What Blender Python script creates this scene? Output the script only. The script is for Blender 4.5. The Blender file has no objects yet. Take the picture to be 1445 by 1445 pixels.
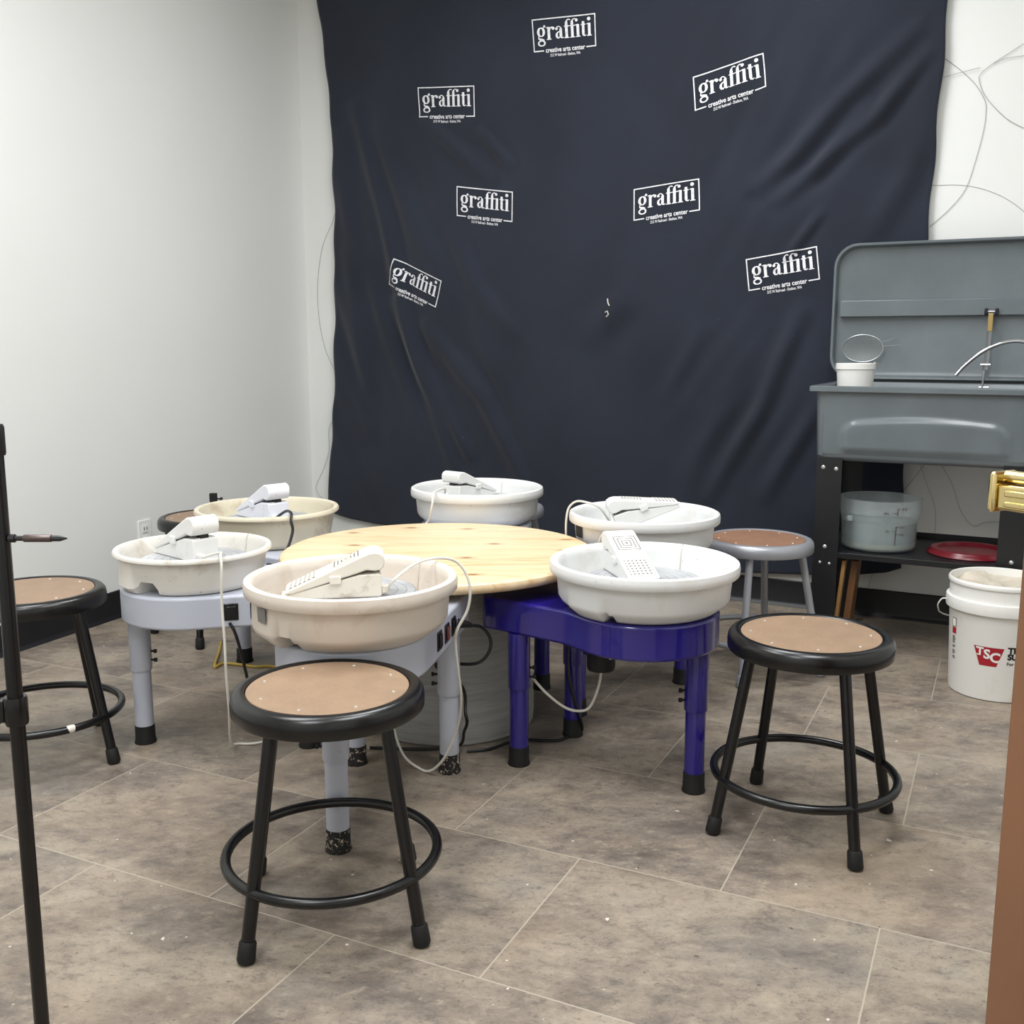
import bpy, bmesh, math, random
from mathutils import Vector, Matrix
random.seed(7)
PI = math.pi
sc = bpy.context.scene
COL = sc.collection
R = math.radians

# ------------------------------------------------------------------ materials
def lin(c):
    c = c / 255.0
    return c / 12.92 if c <= 0.04045 else ((c + 0.055) / 1.055) ** 2.4
def rgb(r, g, b): return (lin(r), lin(g), lin(b), 1.0)

class N:
    """small node helper around one material"""
    def __init__(self, name):
        self.m = bpy.data.materials.new(name); self.m.use_nodes = True
        self.t = self.m.node_tree
        self.b = self.t.nodes['Principled BSDF']
        self.out = self.t.nodes['Material Output']
    def n(self, typ, **kw):
        nd = self.t.nodes.new(typ)
        for k, v in kw.items():
            setattr(nd, k, v)
        return nd
    def l(self, a, b): self.t.links.new(a, b)
    def coord(self, scale=(1, 1, 1), rot=(0, 0, 0), loc=(0, 0, 0), out='Object'):
        tc = self.n('ShaderNodeTexCoord'); mp = self.n('ShaderNodeMapping')
        mp.inputs['Scale'].default_value = scale; mp.inputs['Rotation'].default_value = rot
        mp.inputs['Location'].default_value = loc
        self.l(tc.outputs[out], mp.inputs['Vector']); return mp.outputs['Vector']
    def noise(self, vec, scale, detail=4, rough=0.55, dist=0.0):
        nd = self.n('ShaderNodeTexNoise')
        nd.inputs['Scale'].default_value = scale; nd.inputs['Detail'].default_value = detail
        nd.inputs['Roughness'].default_value = rough; nd.inputs['Distortion'].default_value = dist
        if vec: self.l(vec, nd.inputs['Vector'])
        return nd.outputs['Fac']
    def ramp(self, fac, stops, interp='LINEAR'):
        nd = self.n('ShaderNodeValToRGB'); cr = nd.color_ramp; cr.interpolation = interp
        while len(cr.elements) < len(stops): cr.elements.new(0.5)
        for e, (p, c) in zip(cr.elements, stops):
            e.position = p; e.color = c if len(c) == 4 else (*c, 1)
        self.l(fac, nd.inputs['Fac']); return nd.outputs['Color']
    def mix(self, fac, a, b, blend='MIX'):
        nd = self.n('ShaderNodeMix', data_type='RGBA', blend_type=blend)
        for s, v in ((nd.inputs[0], fac), (nd.inputs[6], a), (nd.inputs[7], b)):
            if isinstance(v, (int, float)): s.default_value = v
            elif isinstance(v, tuple): s.default_value = v
            else: self.l(v, s)
        return nd.outputs[2]
    def math(self, op, a, b=None):
        nd = self.n('ShaderNodeMath', operation=op)
        for i, v in enumerate((a, b)):
            if v is None: continue
            if isinstance(v, (int, float)): nd.inputs[i].default_value = v
            else: self.l(v, nd.inputs[i])
        return nd.outputs[0]
    def bump(self, h, strength=0.2, dist=0.01):
        nd = self.n('ShaderNodeBump'); nd.inputs['Strength'].default_value = strength
        nd.inputs['Distance'].default_value = dist
        self.l(h, nd.inputs['Height']); self.l(nd.outputs['Normal'], self.b.inputs['Normal'])
    def color(self, c):
        if isinstance(c, tuple): self.b.inputs['Base Color'].default_value = c
        else: self.l(c, self.b.inputs['Base Color'])
    def set(self, rough=0.5, metal=0.0, spec=0.5, coat=0.0):
        i = self.b.inputs
        i['Roughness'].default_value = rough; i['Metallic'].default_value = metal
        i['Specular IOR Level'].default_value = spec; i['Coat Weight'].default_value = coat
        return self
W4 = (1, 1, 1, 1); B4 = (0, 0, 0, 1)

def plain(name, c, rough=0.5, metal=0.0, spec=0.5, coat=0.0, var=0.06, scale=6.0, bump=0.0):
    """painted / moulded surface: the colour with faint mottling"""
    n = N(name); n.set(rough, metal, spec, coat)
    v = n.coord(); f = n.noise(v, scale, 5)
    dk = tuple(x * (1 - var * 2.2) for x in c[:3]) + (1,)
    n.color(n.ramp(f, [(0.3, dk), (0.62, c)]))
    if bump:
        n.bump(n.noise(v, scale * 30, 2), bump, 0.002)
    return n.m

def dirty(name, c, dirt, rough=0.4, amount=0.5, scale=9.0, spec=0.5, coat=0.0):
    """moulded plastic or paint with clay smears and small splashes"""
    n = N(name); n.set(rough, 0, spec, coat)
    v = n.coord(); big = n.noise(v, 3.0, 3); f = n.noise(v, scale, 8, 0.68, 0.6)
    sp = n.noise(v, 55.0, 2)
    m1 = n.ramp(n.math('MULTIPLY', f, big), [(0.30, B4), (0.40, (amount,) * 3)])
    m2 = n.ramp(sp, [(0.73, B4), (0.76, (amount,) * 3)])
    c2 = n.mix(m1, c, dirt)
    n.color(n.mix(m2, c2, tuple(x * 0.45 for x in dirt[:3]) + (1,)))
    return n.m

def mat_floor():
    n = N('stone_vinyl_tile'); n.set(0.42, 0, 0.4)
    base = n.coord(rot=(0, 0, R(25.7)), loc=(0.144, -0.047, 0))
    br = n.n('ShaderNodeTexBrick'); n.l(base, br.inputs['Vector'])
    br.offset = 0.5; br.offset_frequency = 2; br.squash = 1.0
    i = br.inputs
    i['Scale'].default_value = 1.0; i['Mortar Size'].default_value = 0.0015; i['Mortar Smooth'].default_value = 0.0
    i['Brick Width'].default_value = 0.6; i['Row Height'].default_value = 0.457; i['Bias'].default_value = 0.0
    i['Color1'].default_value = (0.35, 0.35, 0.35, 1); i['Color2'].default_value = (0.65, 0.65, 0.65, 1)
    st = n.coord(rot=(0, 0, R(25.7)), scale=(1, 1.6, 1))
    # shift each tile's print so that the pattern breaks at the joints
    sh = n.n('ShaderNodeVectorMath', operation='ADD'); n.l(st, sh.inputs[0])
    sc_ = n.n('ShaderNodeVectorMath', operation='SCALE'); n.l(br.outputs['Color'], sc_.inputs[0]); sc_.inputs['Scale'].default_value = 9.0
    n.l(sc_.outputs[0], sh.inputs[1]); v = sh.outputs[0]
    cloud = n.noise(v, 3.4, 6, 0.66, 0.3)
    streak = n.noise(v, 21.0, 10, 0.82, 0.25)
    fine = n.noise(v, 110.0, 6, 0.8, 0.2)
    c = n.ramp(cloud, [(0.32, rgb(102, 93, 85)), (0.46, rgb(130, 119, 107)), (0.60, rgb(152, 140, 124)), (0.75, rgb(142, 134, 124))])
    dk = n.ramp(streak, [(0.38, (1, 1, 1)), (0.49, (0, 0, 0))])
    c = n.mix(n.math('MULTIPLY', dk, 0.6), c, rgb(80, 74, 71))
    lt = n.ramp(streak, [(0.53, (0, 0, 0)), (0.64, (1, 1, 1))])
    c = n.mix(n.math('MULTIPLY', lt, 0.55), c, rgb(172, 160, 141))
    fk = n.ramp(fine, [(0.34, (1, 1, 1)), (0.44, (0, 0, 0))])
    c = n.mix(n.math('MULTIPLY', fk, 0.65), c, rgb(66, 61, 58))
    fl = n.ramp(fine, [(0.62, (0, 0, 0)), (0.72, (1, 1, 1))])
    c = n.mix(n.math('MULTIPLY', fl, 0.4), c, rgb(186, 175, 156))
    hue = n.noise(v, 2.1, 4, 0.6, 0.5)
    c = n.mix(n.ramp(hue, [(0.52, B4), (0.70, (0.34,) * 3)]), c, rgb(160, 140, 118))
    c = n.mix(n.ramp(hue, [(0.30, (0.3,) * 3), (0.44, B4)]), c, rgb(116, 115, 112))
    pit = n.ramp(n.noise(v, 62.0, 3, 0.6, 0.3), [(0.27, (0.75,) * 3), (0.34, B4)])
    c = n.mix(pit, c, rgb(60, 55, 52))
    tone = n.mix(0.2, c, br.outputs['Color'], 'OVERLAY')
    dustv = n.coord(); dust = n.noise(dustv, 1.3, 4, 0.6, 0.4)
    dm = n.ramp(dust, [(0.55, (0, 0, 0)), (0.75, (0.25, 0.25, 0.25))])
    tone = n.mix(dm, tone, rgb(186, 179, 167))
    crumb = n.ramp(n.noise(dustv, 48.0, 1, 0.4), [(0.785, B4), (0.80, W4)])
    tone = n.mix(n.math('MULTIPLY', crumb, 0.7), tone, rgb(226, 222, 214))
    n.color(n.mix(br.outputs['Fac'], tone, rgb(168, 158, 142)))
    rr = n.ramp(cloud, [(0.3, (0.34,) * 3), (0.7, (0.52,) * 3)]); n.l(rr, n.b.inputs['Roughness'])
    n.bump(n.math('ADD', streak, n.math('MULTIPLY', fine, 0.5)), 0.12, 0.004)
    return n.m

def mat_wall(name, c):
    n = N(name); n.set(0.62, 0, 0.25)
    v = n.coord(); f = n.noise(v, 1.2, 3)
    n.color(n.ramp(f, [(0.3, tuple(x * 0.96 for x in c[:3]) + (1,)), (0.7, c)]))
    n.bump(n.noise(v, 140, 2), 0.06, 0.002)
    return n.m

def mat_pine():
    n = N('knotty_pine'); n.set(0.38, 0, 0.4, 0.1)
    v = n.coord(scale=(1, 9, 1)); bl = n.coord()
    sep = n.n('ShaderNodeSeparateXYZ'); n.l(bl, sep.inputs[0])
    board = n.math('FLOOR', n.math('MULTIPLY', sep.outputs['Y'], 10.5))
    wn = n.n('ShaderNodeTexWhiteNoise', noise_dimensions='1D'); n.l(board, wn.inputs['W'])
    off = n.n('ShaderNodeVectorMath', operation='SCALE'); n.l(wn.outputs['Color'], off.inputs[0]); off.inputs['Scale'].default_value = 6.0
    va = n.n('ShaderNodeVectorMath', operation='ADD'); n.l(v, va.inputs[0]); n.l(off.outputs[0], va.inputs[1])
    g = n.noise(va.outputs[0], 3.2, 6, 0.6, 1.6)
    c = n.ramp(g, [(0.3, rgb(208, 172, 126)), (0.45, rgb(228, 200, 160)), (0.6, rgb(234, 212, 176)), (0.8, rgb(222, 190, 148))])
    c = n.mix(0.16, c, n.ramp(wn.outputs['Value'], [(0, rgb(208, 168, 122)), (1, rgb(238, 220, 190))]))
    vo = n.n('ShaderNodeTexVoronoi', voronoi_dimensions='2D'); kv = n.coord(scale=(3.6, 7.0, 1), loc=(0.3, 0.1, 0))
    n.l(kv, vo.inputs['Vector']); vo.inputs['Scale'].default_value = 1.0; vo.inputs['Randomness'].default_value = 1.0
    gate = n.n('ShaderNodeSeparateColor'); n.l(vo.outputs['Color'], gate.inputs[0])
    gt = n.math('GREATER_THAN', gate.outputs[0], 0.28)
    kn = n.ramp(n.math('ADD', vo.outputs['Distance'], n.math('MULTIPLY', g, 0.05)), [(0.055, (1, 1, 1)), (0.10, (0.3,) * 3), (0.17, (0, 0, 0))])
    c = n.mix(n.math('MULTIPLY', n.math('MULTIPLY', kn, gt), 0.9), c, rgb(142, 98, 52))
    n.color(c); n.bump(g, 0.05, 0.002)
    return n.m

def mat_masonite(name, c):
    n = N(name); n.set(0.48, 0, 0.4)
    v = n.coord(); f = n.noise(v, 14, 8, 0.7); g = n.noise(v, 160, 2)
    a = n.ramp(f, [(0.3, tuple(x * 0.82 for x in c[:3]) + (1,)), (0.6, c), (0.8, tuple(min(1, x * 1.1) for x in c[:3]) + (1,))])
    n.color(n.mix(n.ramp(g, [(0.35, (0.2,) * 3), (0.5, (0,) * 3)]), a, tuple(x * 0.5 for x in c[:3]) + (1,)))
    return n.m

def mat_cloth():
    n = N('navy_cloth'); n.set(0.88, 0, 0.2)
    n.b.inputs['Sheen Weight'].default_value = 0.22; n.b.inputs['Sheen Roughness'].default_value = 0.5
    v = n.coord(); f = n.noise(v, 2.2, 4); sp = n.noise(v, 60, 1)
    c = n.ramp(f, [(0.3, rgb(33, 37, 47)), (0.7, rgb(40, 45, 57))])
    n.color(n.mix(n.ramp(sp, [(0.83, B4), (0.85, (0.5,) * 3)]), c, rgb(120, 122, 130)))
    n.bump(n.noise(n.coord(scale=(1, 1, 1)), 420, 1), 0.12, 0.002)
    return n.m

def mat_drum():
    n = N('grey_drum'); n.set(0.55, 0.0, 0.5)
    v = n.coord(scale=(1.5, 1.5, 26)); f = n.noise(v, 3.0, 6, 0.65, 0.6)
    n.color(n.ramp(f, [(0.3, rgb(142, 142, 140)), (0.6, rgb(168, 168, 164)), (0.75, rgb(184, 184, 180))]))
    n.bump(f, 0.08, 0.002); return n.m

def mat_head():
    n = N('aluminium_wheel_head'); n.set(0.36, 0.3, 0.5)
    v = n.coord(); ln = n.n('ShaderNodeVectorMath', operation='LENGTH'); n.l(v, ln.inputs[0])
    r = n.math('SINE', n.math('MULTIPLY', ln.outputs['Value'], 330.0))
    f = n.noise(v, 12, 5)
    c = n.ramp(f, [(0.35, rgb(168, 171, 174)), (0.65, rgb(202, 204, 206))])
    n.color(n.mix(n.ramp(r, [(0.86, B4), (0.97, (0.5,) * 3)]), c, rgb(110, 112, 116)))
    return n.m

def mat_dots(name, base):
    n = N(name); n.set(0.45)
    tc = n.n('ShaderNodeTexCoord'); sep = n.n('ShaderNodeSeparateXYZ'); n.l(tc.outputs['Object'], sep.inputs[0])
    a = n.math('ADD', sep.outputs['X'], sep.outputs['Y']); b = n.math('SUBTRACT', sep.outputs['X'], sep.outputs['Y'])
    k = PI / 0.0105
    s = n.math('MULTIPLY', n.math('SINE', n.math('MULTIPLY', a, k)), n.math('SINE', n.math('MULTIPLY', b, k)))
    n.color(n.mix(n.ramp(s, [(0.25, B4), (0.4, (0.9,) * 3)]), base, rgb(78, 74, 70)))
    return n.m
def mat_ridges(name, base):
    n = N(name); n.set(0.45)
    tc = n.n('ShaderNodeTexCoord'); sep = n.n('ShaderNodeSeparateXYZ'); n.l(tc.outputs['Object'], sep.inputs[0])
    ax = n.math('SUBTRACT', sep.outputs['X'], 0.0); ay = sep.outputs['Y']
    m = n.math('MAXIMUM', n.math('ABSOLUTE', ax), n.math('ABSOLUTE', ay))
    s = n.math('SINE', n.math('MULTIPLY', m, 2 * PI / 0.0085))
    n.color(n.mix(n.ramp(s, [(0.25, B4), (0.5, (0.9,) * 3)]), base, rgb(84, 80, 76)))
    return n.m

def mat_clear(name, tint, alpha, rough=0.15):
    n = N(name); n.t.nodes.remove(n.b)
    tr = n.n('ShaderNodeBsdfTransparent'); tr.inputs['Color'].default_value = (0.93, 0.95, 0.95, 1)
    df = n.n('ShaderNodeBsdfPrincipled'); df.inputs['Base Color'].default_value = tint
    df.inputs['Roughness'].default_value = rough
    v = n.coord(); f = n.noise(v, 18, 4)
    fac = n.ramp(f, [(0.3, (alpha * 0.8,) * 3), (0.7, (min(1, alpha * 1.2),) * 3)])
    mx = n.n('ShaderNodeMixShader'); n.l(fac, mx.inputs[0]); n.l(tr.outputs[0], mx.inputs[1]); n.l(df.outputs[0], mx.inputs[2])
    n.l(mx.outputs[0], n.out.inputs['Surface']); return n.m

def mat_sieve():
    n = N('sieve_mesh'); n.t.nodes.remove(n.b)
    tr = n.n('ShaderNodeBsdfTransparent'); df = n.n('ShaderNodeBsdfPrincipled')
    df.inputs['Base Color'].default_value = rgb(140, 144, 142); df.inputs['Metallic'].default_value = 0.5
    tc = n.n('ShaderNodeTexCoord'); sep = n.n('ShaderNodeSeparateXYZ'); n.l(tc.outputs['Object'], sep.inputs[0])
    a = n.math('SINE', n.math('MULTIPLY', sep.outputs['X'], 2 * PI / 0.004)); b = n.math('SINE', n.math('MULTIPLY', sep.outputs['Z'], 2 * PI / 0.004))
    f = n.math('GREATER_THAN', n.math('MAXIMUM', a, b), 0.86)
    mx = n.n('ShaderNodeMixShader'); n.l(f, mx.inputs[0]); n.l(tr.outputs[0], mx.inputs[1]); n.l(df.outputs[0], mx.inputs[2])
    n.l(mx.outputs[0], n.out.inputs['Surface']); return n.m

def mat_worn(name, black, pale, amount):
    """black rubber foot with dried clay flaking over it"""
    n = N(name); n.set(0.7)
    f = n.noise(n.coord(), 105, 4, 0.6, 0.8)
    n.color(n.ramp(f, [(amount, pale), (amount + 0.04, black)])); return n.m

M = dict(
    floor=mat_floor(), wall=mat_wall('white_wall_paint', rgb(226, 227, 224)), ceil=mat_wall('ceiling_paint', rgb(232, 232, 230)),
    base=plain('black_vinyl_cove', rgb(24, 24, 28), 0.45), cove=plain('cove_toe', rgb(64, 64, 68), 0.4),
    cloth=mat_cloth(), ink=plain('white_ink', rgb(232, 232, 236), 0.8, var=0.12, scale=60),
    pine=mat_pine(), drum=mat_drum(), head=mat_head(),
    black=plain('black_enamel', rgb(10, 10, 12), 0.27, spec=0.5, var=0.05), rubber=plain('black_rubber', rgb(14, 14, 15), 0.65),
    silver=plain('silver_enamel', rgb(158, 160, 166), 0.34, 0.35, var=0.04),
    mason=mat_masonite('brown_hardboard', rgb(150, 125, 102)), mason_red=mat_masonite('reddish_hardboard', rgb(150, 114, 92)),
    rivet=plain('bright_rivet', rgb(225, 222, 215), 0.3, 0.6),
    lilac=dirty('pale_grey_enamel', rgb(182, 186, 198), rgb(160, 150, 138), 0.33, 0.35), blue=dirty('deep_blue_enamel', rgb(33, 25, 118), rgb(58, 52, 132), 0.20, 0.25, coat=0.5),
    pan_white=dirty('white_pan_plastic', rgb(224, 225, 224), rgb(196, 186, 168), 0.36, 0.3),
    pan_cream=dirty('cream_pan_plastic', rgb(216, 206, 194), rgb(172, 152, 128), 0.38, 0.35),
    pan_yellow=dirty('yellowed_pan_plastic', rgb(214, 206, 184), rgb(150, 122, 90), 0.42, 0.5),
    pan_smear=dirty('smeared_pan_plastic', rgb(226, 223, 216), rgb(172, 156, 134), 0.36, 0.55),
    ped=dirty('white_pedal_plastic', rgb(226, 226, 223), rgb(168, 152, 134), 0.42, 0.35, 14), ped_dirty=dirty('muddy_pedal_plastic', rgb(226, 220, 208), rgb(150, 128, 104), 0.5, 0.75, 14),
    ped_cool=dirty('cool_white_pedal_plastic', rgb(226, 228, 238), rgb(150, 146, 150), 0.38, 0.3, 14),
    seam=plain('pan_seam', rgb(208, 203, 192), 0.5), tape=plain('grey_tape', rgb(128, 126, 122), 0.5, var=0.12, scale=40),
    switch=plain('black_switch', rgb(18, 18, 20), 0.25), red=plain('red_switch', rgb(96, 28, 24), 0.3), chrome=plain('chrome', rgb(205, 207, 210), 0.16, 1.0, var=0.03),
    cord_w=plain('white_cord', rgb(226, 222, 212), 0.5), cord_b=plain('black_cord', rgb(20, 20, 22), 0.4), cord_y=plain('yellow_cord', rgb(196, 164, 70), 0.5),
    sink=plain('grey_hammered_enamel', rgb(102, 110, 114), 0.24, 0.0, 0.5, var=0.08, scale=4), sink_dk=plain('black_steel', rgb(20, 21, 24), 0.42),
    steel=plain('brushed_steel', rgb(176, 178, 180), 0.3, 0.9), bolt=plain('zinc_bolt', rgb(205, 206, 208), 0.3, 0.7), gold=plain('yellow_zinc_link', rgb(176, 150, 96), 0.35, 0.6),
    tub=plain('white_tub_plastic', rgb(232, 232, 228), 0.4), clear=mat_clear('clear_polycarbonate', rgb(214, 224, 226), 0.24), water=mat_clear('cloudy_water', rgb(138, 150, 148), 0.74, 0.05),
    sludge=plain('clay_sediment', rgb(150, 146, 124), 0.8), print=plain('red_scale_print', rgb(72, 34, 34), 0.6), redlid=plain('red_lid_plastic', rgb(116, 26, 38), 0.28),
    rawwood=mat_masonite('raw_timber', rgb(176, 134, 84)), darkwood=mat_masonite('aged_timber', rgb(120, 84, 52)),
    bucket=dirty('white_bucket_plastic', rgb(232, 231, 226), rgb(196, 182, 158), 0.38, 0.3, 7), clay=plain('dried_clay_slip', rgb(204, 194, 178), 0.85, var=0.18, scale=10),
    logo_red=plain('red_print', rgb(166, 26, 40), 0.5), logo_black=plain('black_print', rgb(20, 18, 18), 0.5), logo_white=plain('white_print', rgb(240, 238, 234), 0.5),
    brass=plain('polished_brass', rgb(226, 206, 148), 0.20, 1.0, var=0.05), door=plain('brown_door_paint', rgb(138, 98, 72), 0.42, var=0.12, scale=3), outlet=plain('outlet_plastic', rgb(236, 236, 234), 0.35), wire=plain('grey_wire', rgb(150, 150, 148), 0.5),
    sieve=mat_sieve(), scrap=plain('paint_flake', rgb(222, 218, 208), 0.7),
    foot_worn=mat_worn('clay_caked_rubber', rgb(24, 23, 22), rgb(196, 180, 160), 0.38),
)
M['dots_w'] = mat_dots('dotted_grip', rgb(232, 230, 224)); M['ridge_w'] = mat_ridges('ridged_grip', rgb(232, 230, 224))
M['dots_c'] = mat_dots('dotted_grip_muddy', rgb(224, 216, 204)); M['ridge_c'] = mat_ridges('ridged_grip_muddy', rgb(224, 216, 204))

# ------------------------------------------------------------------ mesh helpers
class MB:
    def __init__(self): self.v = []; self.f = []
    def add(self, vs, fs):
        o = len(self.v); self.v += [tuple(p) for p in vs]; self.f += [tuple(i + o for i in f) for f in fs]; return self
    def box(self, x0, x1, y0, y1, z0, z1):
        return self.add([(x0, y0, z0), (x1, y0, z0), (x1, y1, z0), (x0, y1, z0), (x0, y0, z1), (x1, y0, z1), (x1, y1, z1), (x0, y1, z1)],
                        [(0, 3, 2, 1), (4, 5, 6, 7), (0, 1, 5, 4), (1, 2, 6, 5), (2, 3, 7, 6), (3, 0, 4, 7)])
    def lathe(self, prof, seg=48, c=(0, 0, 0), fn=None, close=False, caps=True):
        vs = []; n = len(prof)
        for k in range(seg):
            a = 2 * PI * k / seg
            for (r, z) in prof:
                if fn: r2, z2 = fn(a, r, z)
                else: r2, z2 = r, z
                vs.append((c[0] + r2 * math.cos(a), c[1] + r2 * math.sin(a), c[2] + z2))
        fs = []
        m = n if close else n - 1
        for k in range(seg):
            k2 = (k + 1) % seg
            for j in range(m):
                j2 = (j + 1) % n
                fs.append((k * n + j, k2 * n + j, k2 * n + j2, k * n + j2))
        if caps and not close:
            if prof[0][0] > 1e-5: fs.append(tuple(k * n for k in range(seg))[::-1])
            if prof[-1][0] > 1e-5: fs.append(tuple(k * n + n - 1 for k in range(seg)))
        return self.add(vs, fs)
    def tube(self, pts, r, seg=10, closed=False, caps=True):
        P = [Vector(p) for p in pts]; n = len(P)
        rs = r if isinstance(r, (list, tuple)) else [r] * n
        T = []
        for i in range(n):
            a = P[(i - 1) % n] if (closed or i > 0) else P[i]; b = P[(i + 1) % n] if (closed or i < n - 1) else P[i]
            T.append((b - a).normalized())
        up = Vector((0, 0, 1)) if abs(T[0].z) < 0.9 else Vector((1, 0, 0))
        nrm = (up - T[0] * up.dot(T[0])).normalized(); vs = []
        for i in range(n):
            nrm = nrm - T[i] * nrm.dot(T[i]); nrm.normalize(); bi = T[i].cross(nrm)
            for k in range(seg):
                a = 2 * PI * k / seg; vs.append(P[i] + (nrm * math.cos(a) + bi * math.sin(a)) * rs[i])
        fs = []
        for i in range(n if closed else n - 1):
            i2 = (i + 1) % n
            for k in range(seg):
                k2 = (k + 1) % seg; fs.append((i * seg + k, i * seg + k2, i2 * seg + k2, i2 * seg + k))
        if caps and not closed:
            fs.append(tuple(range(seg))[::-1]); fs.append(tuple((n - 1) * seg + k for k in range(seg)))
        return self.add(vs, fs)
    def prism(self, outline, z0, z1):
        n = len(outline)
        vs = [(x, y, z0) for x, y in outline] + [(x, y, z1) for x, y in outline]
        return self.add(vs, [tuple(range(n))[::-1], tuple(range(n, 2 * n))] + [(i, (i + 1) % n, n + (i + 1) % n, n + i) for i in range(n)])
    def sideprism(self, prof, y0, y1):
        """profile in x,z swept along y"""
        n = len(prof)
        vs = [(x, y0, z) for x, z in prof] + [(x, y1, z) for x, z in prof]
        return self.add(vs, [tuple(range(n)), tuple(range(n, 2 * n))[::-1]] + [((i + 1) % n, i, n + i, n + (i + 1) % n) for i in range(n)])
    def xf(self, mat):
        self.v = [tuple(mat @ Vector(p)) for p in self.v]; return self
    def build(self, name, mat, parent=None, smooth=True, bevel=0, seg=2, angle=35, sub=0):
        me = bpy.data.meshes.new(name); me.from_pydata(self.v, [], self.f)
        bm = bmesh.new(); bm.from_mesh(me); bmesh.ops.recalc_face_normals(bm, faces=bm.faces); bm.to_mesh(me); bm.free()
        me.materials.append(mat)
        if smooth:
            me.polygons.foreach_set('use_smooth', [True] * len(me.polygons))
            me.set_sharp_from_angle(angle=R(angle))
        o = bpy.data.objects.new(name, me); COL.objects.link(o)
        if parent: o.parent = parent
        if bevel:
            b = o.modifiers.new('bevel', 'BEVEL'); b.width = bevel; b.segments = seg; b.limit_method = 'ANGLE'; b.angle_limit = R(40)
            b.harden_normals = False
        if sub:
            s = o.modifiers.new('sub', 'SUBSURF'); s.levels = sub; s.render_levels = sub
        return o

def spline(pts, k=6):
    """Catmull-Rom through the points"""
    P = [Vector(p) for p in pts]; out = []
    for i in range(len(P) - 1):
        a = P[i - 1] if i > 0 else P[i] * 2 - P[i + 1]; b = P[i]; c = P[i + 1]; d = P[i + 2] if i + 2 < len(P) else P[i + 1] * 2 - P[i]
        for j in range(k):
            t = j / k
            out.append(0.5 * ((2 * b) + (c - a) * t + (2 * a - 5 * b + 4 * c - d) * t * t + (3 * b - a - 3 * c + d) * t ** 3))
    out.append(P[-1]); return out

def empty(name, loc=(0, 0, 0), rz=0.0):
    o = bpy.data.objects.new(name, None); COL.objects.link(o); o.empty_display_size = 0.1
    o.location = loc; o.rotation_euler = (0, 0, rz); return o
def tag(o, label, cat, group=None):
    o['label'] = label; o['category'] = cat
    if group: o['group'] = group
    return o
def structure(o): o['kind'] = 'structure'; return o
def copy_tree(o, parent=None):
    c = o.copy(); COL.objects.link(c)
    if parent is not None: c.parent = parent
    for ch in list(o.children): copy_tree(ch, c)
    return c
def local(o, pts):
    m = Matrix.LocRotScale(o.location, o.rotation_euler, None).inverted()
    return [m @ Vector(p) for p in pts]

_fontcache = {}
def text_tris(s, bold=0.0):
    """flat letters as (verts, faces), baseline at 0, cap size about 0.7"""
    k = (s, bold)
    if k in _fontcache: return _fontcache[k]
    cu = bpy.data.curves.new('t', 'FONT'); cu.body = s; cu.size = 1.0; cu.offset = bold; cu.resolution_u = 3
    ob = bpy.data.objects.new('t', cu); COL.objects.link(ob); bpy.context.view_layer.update()
    dg = bpy.context.evaluated_depsgraph_get(); me = bpy.data.meshes.new_from_object(ob.evaluated_get(dg))
    vs = [tuple(v.co) for v in me.vertices]; fs = [tuple(p.vertices) for p in me.polygons]
    bpy.data.objects.remove(ob); bpy.data.curves.remove(cu); bpy.data.meshes.remove(me)
    xs = [v[0] for v in vs]; x0 = min(xs); w = max(xs) - x0
    vs = [(v[0] - x0, v[1]) for v in vs]
    _fontcache[k] = (vs, fs, w); return _fontcache[k]

# ------------------------------------------------------------------ camera
cam = bpy.data.cameras.new('camera'); co = bpy.data.objects.new('camera', cam); COL.objects.link(co)
cam.sensor_width = 36.0; cam.lens = 36.0; cam.clip_start = 0.05
co.location = (0, 0, 1.07); co.rotation_euler = (R(90 - 9.3), 0, 0); sc.camera = co

# ------------------------------------------------------------------ room (U runs along the back wall, V points into it)
U = Vector((0.8874, -0.461, 0)); V = Vector((0.461, 0.8874, 0))
def UV(s, v, z=0.0): return U * s + V * v + Vector((0, 0, z))
VB = 4.188; CEIL = 2.95
CA = Vector((-1.034, 5.257, 0)); LD = Vector((-0.534, -1.317, 0)).normalized(); LN = Vector((LD.y, -LD.x, 0))   # LN points out of the room
if LN.x > 0: LN = -LN
CR = UV(0.80, VB); FR = UV(0.80, -1.35)
# left wall meets the front line v = -1.35
t = (VB + 1.35) / abs(LD.dot(V)); FL = CA + LD * t

def slab(name, a, b, out, z0, z1, mat, th=0.1):
    m = MB(); a = Vector(a); b = Vector(b); o = Vector(out) * th
    q = [a, b, b + o, a + o]
    m.add([(p.x, p.y, z0) for p in q] + [(p.x, p.y, z1) for p in q], [(0, 3, 2, 1), (4, 5, 6, 7), (0, 1, 5, 4), (1, 2, 6, 5), (2, 3, 7, 6), (3, 0, 4, 7)])
    return structure(m.build(name, mat, smooth=False))
fl = MB(); ring = [CA + LN * .1 + V * .1, CR + (U + V) * .1, FR + (U - V) * .1, FL + LN * .1 - V * .1]
fl.add([(p.x, p.y, -0.05) for p in ring] + [(p.x, p.y, 0) for p in ring], [(0, 1, 2, 3), (4, 7, 6, 5), (0, 1, 5, 4), (1, 2, 6, 5), (2, 3, 7, 6), (3, 0, 4, 7)])
structure(fl.build('floor', M['floor'], smooth=False))
ce = MB(); ce.add([(p.x, p.y, CEIL) for p in ring] + [(p.x, p.y, CEIL + .05) for p in ring], [(0, 1, 2, 3), (4, 7, 6, 5), (0, 1, 5, 4), (1, 2, 6, 5), (2, 3, 7, 6), (3, 0, 4, 7)])
structure(ce.build('ceiling', M['ceil'], smooth=False))
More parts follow.
